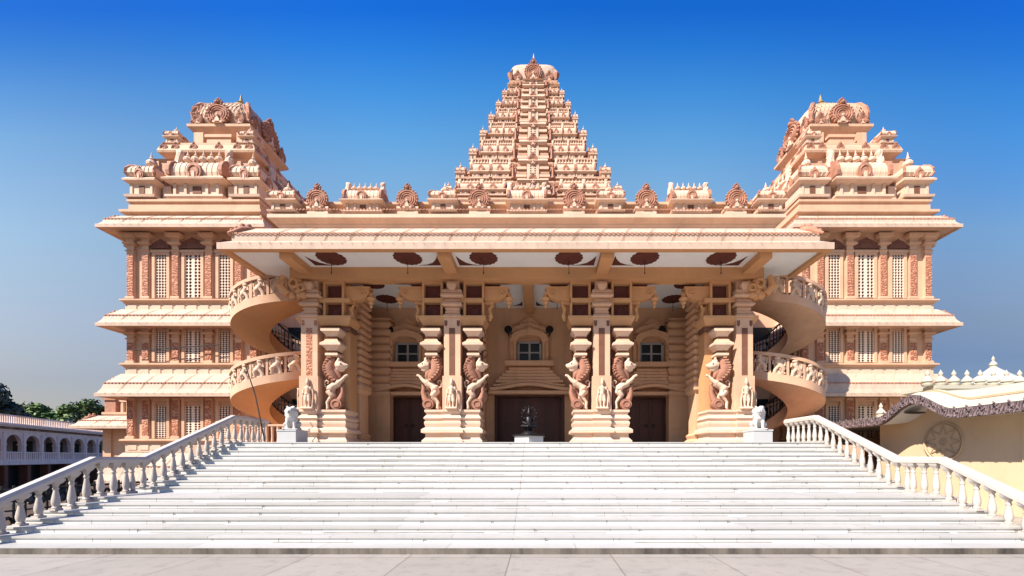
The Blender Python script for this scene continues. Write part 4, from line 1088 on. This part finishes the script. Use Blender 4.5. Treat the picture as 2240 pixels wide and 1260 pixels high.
# ------------------------------------------------------------------ lions, idol
def lion_meshes():
    b = MB(); T = b.tube
    T([(0, .34, .22), (0, .18, .34), (0, 0, .46), (0, -.12, .60)], [.20, .23, .21, .18], 12)
    for s in (-1, 1):
        T([(s * .12, -.12, .48), (s * .13, -.17, .28), (s * .13, -.19, .06), (s * .13, -.28, .04)], [.10, .075, .06, .055])
        T([(s * .17, .28, .28), (s * .22, .08, .2), (s * .22, .14, .06), (s * .21, -.05, .045)], [.15, .13, .075, .055])
        b.sph((s * .12, -.19, .96), (.055, .04, .06))
    b.sph((0, -.10, .72), (.24, .22, .27), 12, 8); b.sph((0, -.14, .56), (.2, .17, .2), 10, 7)
    b.sph((0, -.27, .80), (.145, .15, .15), 10, 8); T([(0, -.36, .77), (0, -.46, .74)], [.10, .08]); T([(0, -.34, .68), (0, -.42, .66)], [.08, .05])
    for i in range(36):
        a = rnd.uniform(0, 2 * PI); q = rnd.uniform(-.25, .28); r = .22 * math.sqrt(max(.1, 1 - (q / .32) ** 2))
        b.sph((r * math.cos(a), -.08 + .7 * r * math.sin(a) + .03, .72 + q), rnd.uniform(.045, .07), 6, 4)
    T([(0, .5, .12), (.12, .58, .1), (.25, .5, .08)], [.04, .035, .05])
    b.box(-.3, .3, -.36, .56, -.02, .03)
    body = remeshed(b, 'lion', MARBLEW, .022, 1)
    e = MB(); e.sph((-.06, -.405, .83), .018, 6, 4); e.sph((.06, -.405, .83), .018, 6, 4); e.sph((0, -.53, .765), (.035, .02, .02), 6, 4); e.box(-.05, .05, -.475, -.44, .695, .712)
    return body, e.mesh('face_detail', [mat('stone_shadow_paint', (.06, .05, .045))])
LB, LE = lion_meshes()
for sg, lb, pl, rz in ((-1, 'white seated lion statue with its face turned right, near the sun-lit spiral stair', 'white marble block under the lion beside the sun-lit spiral stair', .35),
                   (1, 'white seated lion statue facing left, near the shaded spiral stair', 'white marble block under the lion beside the shaded spiral stair', -.35)):
    x = sg * 8.18; y = 14.1
    b = MB(); b.box(x - .32, x + .32, y - .30, y + .42, FZ, FZ + .40); b.box(x - .335, x + .335, y - .32, y + .44, FZ + .40, FZ + .45); tag(b.build('statue_pedestal', MARBLE), pl, 'pedestal', 'marble blocks under the lions')
    l_ = tag(place('lion_statue', LB, None, (x, y, FZ + .465), rz, (.82, .82, .80)), lb, 'statue', 'white lion statues flanking the steps')
    f = bpy.data.objects.new('face_detail', LE); COL.objects.link(f); f.parent = l_
# black idol on a marble plinth before the centre door
t = thing('prayer_statue', (.08, 16.4, FZ), 'small dark statue with ringed halo on a hexagonal marble plinth before the centre door', 'statue')
b = MB(); b.lathe(.08, 16.4, [(.72, 0), (.72, .06), (.66, .08), (.66, .34)], 6, FZ); b.build('plinth', MARBLE, t)
b = MB(); b.lathe(.08, 16.4, [(.74, .34), (.74, .40), (.3, .44)], 6, FZ); b.build('plinth_cap', BRONZE, t)
b = MB(); b.lathe(.08, 16.4, [(.34, .42), (.3, .5), (.16, .56), (.2, .66), (.24, .72)], 12, FZ)
b.tube([(.08, 16.4, FZ + .7), (.08, 16.4, FZ + .9), (.08, 16.38, FZ + 1.1), (.08, 16.38, FZ + 1.18)], [.2, .16, .17, .06], 10)
for s2 in (-1, 1):
    b.tube([(.08 + s2 * .16, 16.36, FZ + 1.08), (.08 + s2 * .25, 16.3, FZ + .9), (.08 + s2 * .1, 16.2, FZ + .84)], [.06, .05, .04], 7)
    b.tube([(.08, 16.36, FZ + .74), (.08 + s2 * .25, 16.25, FZ + .76), (.08 + s2 * .02, 16.14, FZ + .74)], [.1, .08, .05], 7)
b.sph((.08, 16.36, FZ + 1.28), (.1, .1, .12)); b.tube([(.08, 16.36, FZ + 1.36), (.08, 16.36, FZ + 1.5)], [.08, .02], 8)
b.torus((.08, 16.46, FZ + 1.25), .26, .035, 20)
for i in range(9):
    a = R(-20 + 27.5 * i); b.sph((.08 + .31 * math.cos(a), 16.46, FZ + 1.25 + .31 * math.sin(a)), .04, 5, 4)
b.build('figure', BRONZE, t, True, 60)

# ------------------------------------------------------------------ left background: annex, arcade, trees
def annex():
    t = thing('side_annex', (-24.5, 27.5, -2.2), 'low peach annex with roof railing behind the left edge of the temple wing', 'annex')
    cx, cy, hx, hy = -24.2, 29.0, 3.4, 3.0
    b = MB(); b.box(cx - hx, cx + hx, cy - hy, cy + hy, -2.2, 4.4); b.build('wall', PEACH, t)
    eave(cx, cy, hx, hy, 3.5, 1.1, .72, t, top=.2)
    b = MB(); b.mould(cx, cy, hx, hy, [(.0, 4.4), (.1, 4.48), (.1, 4.62), (-.1, 4.64)]); b.build('cornice', PEACH, t)
    b = MB(); b.box(cx - hx, cx - hx + .7, cy - hy, cy - hy + .7, 4.62, 5.4); b.mould(cx - hx + .35, cy - hy + .35, .35, .35, [(.08, 5.4), (.08, 5.5), (-.1, 5.55)]); b.build('roof_pier', TERRAL, t)
    b = MB(); b.box(cx - hx + .75, cx + hx, cy - hy + .05, cy - hy + .25, 5.3, 5.42)
    for k in range(16): b.box(cx - hx + .95 + .36 * k, cx - hx + 1.11 + .36 * k, cy - hy + .08, cy - hy + .22, 4.63, 5.3)
    b.build('roof_railing', PEACH, t)
    x0 = cx - hx
    b = MB(); b.box(x0 - .02, x0 + .5, cy - hy - .1, cy - hy + .2, -2.2, 3.8); b.build('corner_pilaster', PEACH, t)
    b = MB(); b.box(x0 + 1.55, x0 + 3.3, cy - hy - .03, cy - hy + .05, 1.9, 3.4); w = b.build('window', GLASS, t)
    b = MB()
    for k in range(5): b.box(x0 + 1.5 + .42 * k, x0 + 1.6 + .42 * k, cy - hy - .09, cy - hy, 1.85, 3.4)
    for k in range(4): b.box(x0 + 1.5, x0 + 3.3, cy - hy - .085, cy - hy, 1.85 + .37 * k, 1.97 + .37 * k)
    b.box(x0 + 1.2, x0 + 3.6, cy - hy - .2, cy - hy, 1.68, 1.82)
    b.build('window_grille', PALEFR, w)
annex()
def arcade():
    A = Vector((-51.5, 34.0, 0)); D = Vector((-.413, .911, 0)).normalized(); L = 36
    ang = math.atan2(D.y, D.x)
    A = Vector((-54.6, 41.0, 0)) - D * 9
    t = thing('arcaded_building', (A.x, A.y, -2.2), 'long whitewashed arcaded building with balustraded roof before the trees', 'building')
    M0 = Matrix.Translation(A) @ Matrix.Rotation(ang, 4, 'Z')      # local +X along the front, local -Y faces the court
    z0, zr, zt = 1.35, 4.55, 5.15
    def B(): q = MB(); q.M = M0; return q
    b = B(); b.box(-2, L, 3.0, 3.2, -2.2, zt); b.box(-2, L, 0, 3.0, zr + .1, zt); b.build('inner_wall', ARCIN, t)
    b = B(); b.box(-2, L, -.35, 3.0, z0 - .45, z0); b.build('floor_slab', ARCW, t)
    b = B(); b.box(-2, L, .6, .8, -2.2, z0 - .5); b.build('ground_storey_shade', DARK, t)  # black sheet standing in for the shade of the open storey
    for k in range(12):
        b = B(); b.box(k * 3.2 - .25, k * 3.2 + .25, -.2, .4, -2.2, z0 - .45); b.build('ground_pier', BROWN, t)
    bay = 2.75; n = 13
    b = B()
    for k in range(n):
        x = k * bay; r = 1.08; zs = z0 + 1.75
        pts = [(x + r * math.cos(PI * i / 14), zs + r * .95 * math.sin(PI * i / 14)) for i in range(15)]
        top = zr + .35
        for i in range(14):
            (xa, za), (xb, zb_) = pts[i], pts[i + 1]
            b.add([(xa, 0, za), (xa, 0, top), (xb, 0, top), (xb, 0, zb_), (xa, .3, za), (xa, .3, top), (xb, .3, top), (xb, .3, zb_)], [(0, 1, 2, 3), (0, 3, 7, 4)])
        b.box(x + r, x + bay - r, 0, .3, z0, top); b.box(x + r - .06, x + bay - r + .06, -.06, .36, zs - .1, zs + .04)
        b.box(x + r + .12, x + bay - r - .12, -.1, 0, z0, zs + 1.2)
    b.build('arch_row', ARCW, t)
    b = B(); b.box(-2, L, -.45, .5, zr + .35, zt - .1); b.box(-2, L, -.55, .5, zt - .1, zt + .05); b.build('cornice', ARCW, t)
    for nm, zb, h, y in (('roof_railing', zt + .05, .95, -.3), ('balcony_railing', z0, .95, .02)):
        b = B(); b.box(-2, L, y - .08, y + .08, zb + h - .12, zb + h); b.box(-2, L, y - .08, y + .08, zb, zb + .1)
        k = -1.9
        while k < L: b.box(k, k + .14, y - .05, y + .05, zb + .1, zb + h - .12); k += .30
        b.build(nm, ARCW, t)
    b = B()
    for k in range(n):
        if k % 2 == 0: b.box(k * bay - .1, k * bay + .9, 2.93, 2.99, z0, z0 + 2.2)
        else: b.box(k * bay - .7, k * bay + .2, 2.93, 2.99, z0, z0 + 2.3)
    b.build('dark_doorway', DARK, t)
arcade()
def leaf_tree(x, y, z, hgt, crown, mats, seed, label, n=2600, group='trees beyond the arcade', leaf=.42):
    q = random.Random(seed)
    t = thing('broadleaf_tree', (x, y, z), label, 'tree', group)
    b = MB(); top = hgt - crown[2]
    b.tube([(x, y, z), (x + .2, y, z + top * .5), (x + .1, y, z + top), (x, y, z + top + crown[2] * .8)], [.38, .3, .24, .06], 8)
    for i in range(7):
        a = q.uniform(0, 2 * PI); e = Vector((x + crown[0] * .6 * math.cos(a), y + crown[1] * .6 * math.sin(a), z + top + crown[2] * q.uniform(0, .9)))
        s_ = Vector((x + .1, y, z + top * q.uniform(.7, 1.0))); b.tube([s_, s_.lerp(e, .5) + Vector((0, 0, .3)), e], [.16, .1, .03], 6)
    b.build('trunk', BARK, t)
    clumps = []
    for i in range(26):
        a = q.uniform(0, 2 * PI); ph = q.uniform(-.5, 1) * PI / 2; r = q.uniform(.55, 1.0)
        clumps.append((Vector((x + crown[0] * r * math.cos(a) * math.cos(ph), y + crown[1] * r * math.sin(a) * math.cos(ph), z + top + crown[2] * r * math.sin(ph))), q.uniform(.22, .42) * min(crown), q.randrange(len(mats))))
    b = MB()
    for i in range(n):
        c, r, mi = clumps[q.randrange(len(clumps))]
        d = Vector((q.gauss(0, 1), q.gauss(0, 1), q.gauss(0, 1))).normalized() * r * (q.random() ** .4)
        p = c + d; s_ = leaf * q.uniform(.5, 1.2); nrm = (d.normalized() + Vector((q.gauss(0, .5), q.gauss(0, .5), q.gauss(0, .5) + .3))).normalized()
        u = nrm.orthogonal().normalized(); w = nrm.cross(u); a = q.uniform(0, PI); uu = u * math.cos(a) + w * math.sin(a); ww = nrm.cross(uu)
        b.cur = mi if q.random() < .75 else q.randrange(len(mats))
        b.add([p - uu * s_, p + ww * s_ * .5, p + uu * s_, p - ww * s_ * .5], [(0, 1, 2, 3)])
    b.build('crown', mats, t)
G3 = LEAFS[:3]; D2 = LEAFS[3:]
leaf_tree(-78.6, 58, -2.2, 13.8, (7.2, 5, 7.0), D2, 1, 'big dark blue-green tree above the roof railing at the far left', 7000, leaf=.5)
HT = [(-97.5, 78), (-93, 76), (-90, 79), (-87, 76), (-84, 78), (-80.5, 77), (-103, 80)]
LB_ = ['sunlit green tree just right of the big dark blue-green tree', 'green tree second from the big dark tree in the row', 'green tree third from the big dark tree in the row',
       'green tree in the middle of the row behind the arcade', 'green tree left of the one that reaches the annex', 'green tree behind the annex roof corner', 'green tree partly hidden by the big dark tree']
for i, (x, y) in enumerate(HT):
    leaf_tree(x, y, -2.2, 12.7 + .6 * math.sin(i * 2.3), (5.4, 4, 5.6), G3, 20 + i, LB_[i], 6000, leaf=.45)
leaf_tree(-75.2, 68, -2.2, 13.6, (3.6, 3.2, 3.4), [LEAFS[1], LEAFS[3]], 55, 'taller dark round tree close to the annex balcony', 2600, leaf=.36)
b = MB()
hq = random.Random(77)
for i in range(9000):
    p = Vector((hq.uniform(-130, -62), hq.uniform(84, 92), hq.uniform(-2.2, 11.0 + 1.2 * math.sin(i)))); s_ = hq.uniform(.5, 1.1)
    u = Vector((hq.gauss(0, 1), hq.gauss(0, 1), hq.gauss(0, 1))).normalized(); w = u.orthogonal().normalized(); b.cur = hq.randrange(3)
    b.add([p - u * s_, p + w * s_ * .6, p + u * s_, p - w * s_ * .6], [(0, 1, 2, 3)])
tag(b.build('far_wood', G3), 'dense green wood behind the row of trees', 'wood', None, 'stuff')

# iron fence and side steps in the sunken court
t = thing('iron_fence', (-11.0, 10.5, 0), 'black wrought-iron scroll fence behind the left stair balustrade', 'fence')
b = MB(); y = 7.4
b.tube([(-11.0, 7.4, 1.0), (-11.0, 13.3, 1.0)], .03, 6); b.tube([(-11.0, 7.4, .08), (-11.0, 13.3, .08)], .03, 6); b.tube([(-11.0, 7.4, .55), (-11.0, 13.3, .55)], .02, 6); b.build('rail', METAL, t)
sb = MB()
while y < 13.2:
    sb.tube([(-11.0, y, 0), (-11.0, y, 1.1)], .024, 5)
    for z in (.3, .78):
        for s2 in (-1, 1):
            sb.tube([(-11.0, y + .1 + .07 * math.cos(R(a)) * s2, z + .1 * math.sin(R(a)) + .02 * s2) for a in range(0, 360, 40)], .02, 4)
    y += .2
sb.build('scroll_bars', METAL, t)
t = thing('court_steps', (-13.5, 14, -2.2), 'dark brown sandstone steps in the sunken court behind the iron fence', 'steps')
for k in range(10):
    b = MB(); b.box(-15.5 + .0, -11.8, 8.6 + .62 * k, 8.6 + .62 * k + .64, -2.2, -1.1 + .2 * k); b.build('step', SLAB, t)
# leaning pole and cable
b = MB(); b.tube([(-9.6, 14.8, 2.3), (-9.92, 14.75, 4.0), (-10.25, 14.7, 5.1)], [.022, .022, .02], 6); tag(b.build('leaning_pole', CABLE), 'thin grey pole leaning against the left balustrade', 'pole')
b = MB(); b.tube([(-19.6, 19.6, 6.95), (-18.5, 19.6, 6.93), (-17.0, 19.65, 7.08), (-15.2, 19.65, 7.2)], .022, 5); tag(b.build('power_cable', CABLE), 'dark cable strung across the middle storey of the left wing', 'cable')

# ------------------------------------------------------------------ right pavilion
def pavilion():
    t = thing('cream_pavilion', (18, 14, 0), 'cream pavilion with wavy carved eave and star wheel emblem on its wall', 'pavilion')
    XW, XE = 14.3, 13.2
    b = MB(); b.box(XW, 26, 4, 16.3, 0, 3.5); b.build('wall', YEL, t)
    def hump(y):
        u = (y - 13.75) / 1.45
        return .62 * (math.cos(PI * u) * .5 + .5) if abs(u) < 1 else 0
    ys = [4 + .12 * i for i in range(int((20.0 - 4) / .12) + 1)]
    def keep(y): return max(.12, min(1, (15.7 - y) / .7))
    def strip(prof, name, m, parent=t, smooth=False):
        b = MB(); vs = []; fs = []
        for y in ys:
            h = hump(y)
            for x, z, k in prof: vs.append((x, y, (z if z < 3.24 else 3.24 + (z - 3.24) * keep(y)) + h * k))
        n = len(prof)
        for i in range(len(ys) - 1):
            for j in range(n - 1): a = i * n + j; fs.append((a, a + 1, a + 1 + n, a + n))
        b.add(vs, fs); return b.build(name, m, parent, smooth, 40)
    strip([(XE, 2.92, 1), (XE, 3.20, 1), (XE + .16, 3.22, 1), (XE + .16, 2.92, 1), (XE, 2.92, 1)], 'eave_trim', EAVETRIM)
    strip([(XE + .1, 2.94, 1), (XW + .05, 3.0, .95)], 'eave_underside', WHITE)
    strip([(XE + .05, 3.22, 1), (XE + .25, 3.32, 1), (XE + .7, 3.52, .7), (XE + 1.3, 3.80, .3), (XE + 1.9, 3.98, 0)], 'roof', YROOF, smooth=True)
    strip([(XE + .62, 3.50, .72), (XE + .60, 3.56, .72), (XE + .70, 3.60, .68), (XE + .78, 3.56, .64)], 'roof_moulding', YEL)
    b = MB()
    for y in ys[::3]:
        z = 3.2 + hump(y); b.tube([(XE - .02, y - .05, z - .12), (XE - .04, y, z + .02), (XE + .02, y + .08, z + .08)], [.03, .035, .015], 5)
        b.sph((XE - .01, y + .05, z - .22), (.04, .07, .06), 5, 4)
    b.build('trim_leaves', EAVETRIM, t)
    b = MB(); b.box(XE + 1.85, 27, 4, 15.6, 3.6, 3.98); b.box(XE + 1.2, 26, 15.6, 20, 3.0, 3.26); b.build('roof_deck', YROOF, t)
    b = MB(); b.M = Matrix.Translation((13.75, 14.2, 3.28)) @ Matrix.Rotation(R(4), 4, 'Y'); b.lathe(0, 0, [(.27, 0), (.27, .01)], 18); b.v = [Vector((v.x, 14.2 + (v.y - 14.2) * 1.1, v.z)) for v in b.v]; b.build('soffit_rose', DARK, t)
    # upper tier
    b = MB(); b.mould(21.2, 15.5, 6.0, .6, [(0, 3.2), (0, 4.18), (.12, 4.24), (.12, 4.36), (-.05, 4.4)]); ut = b.build('upper_tier', YROOF, t)
    fm = MB(); fm.lathe(0, 0, [(.16, 0), (.19, .05), (.2, .12), (.12, .16), (.19, .22), (.17, .32), (.08, .44), (.05, .5), (.085, .56), (.07, .64), (.03, .72), (.0, .8)], 10); FM = fm.mesh('roof_finial', [YROOF], True, 50)
    for k in range(14): place('roof_finial', FM, t, (14.95 + .49 * k, 14.98, 4.36), 0, (.92, .92, .78))
    b = MB(); b.lathe(19.9, 17.2, [(1.5, 0), (1.5, .15), (1.2, .3), (.75, .62), (.35, .95), (.12, 1.15)], 16, 4.4); b.build('dome', MARBLE, t, True, 40)
    place('dome_finial', FM, t, (19.9, 17.2, 5.5), 0, (.7, .7, .7))
    place('corner_finial', FM, t, (14.25, 16.2, 3.32), 0, (.85, .85, .75))
    # emblem: ring, eight pointed star and hub on the flank wall
    e = MB(); e.M = Matrix.Translation((XW - .02, 13.75, 2.25)) @ Matrix.Rotation(R(-90), 4, 'Z')
    e.torus((0, 0, 0), .66, .035, 36); e.torus((0, 0, 0), .59, .015, 36, k=4); e.torus((0, 0, 0), .12, .02, 14)
    pts = []
    for i in range(16):
        a = PI / 2 + 2 * PI * i / 16; r = .60 if i % 2 == 0 else .27; pts.append((r * math.cos(a), 0, r * math.sin(a)))
    e.tube(pts + [pts[0]], .02, 5)
    for i in range(28):
        a = 2 * PI * i / 28; e.sph((.66 * math.cos(a), -.01, .66 * math.sin(a)), .03, 5, 4)
    e.tube([(-.04, 0, .06), (.04, 0, .03), (-.03, 0, -.02), (.04, 0, -.06)], .012, 4)
    e.build('wheel_emblem', EMB, t)
    e = MB(); e.box(XW - .06, XW + .0, 11.1, 11.45, 0, 3.0); e.build('wall_pilaster', YEL, t)
    return t
pavilion()
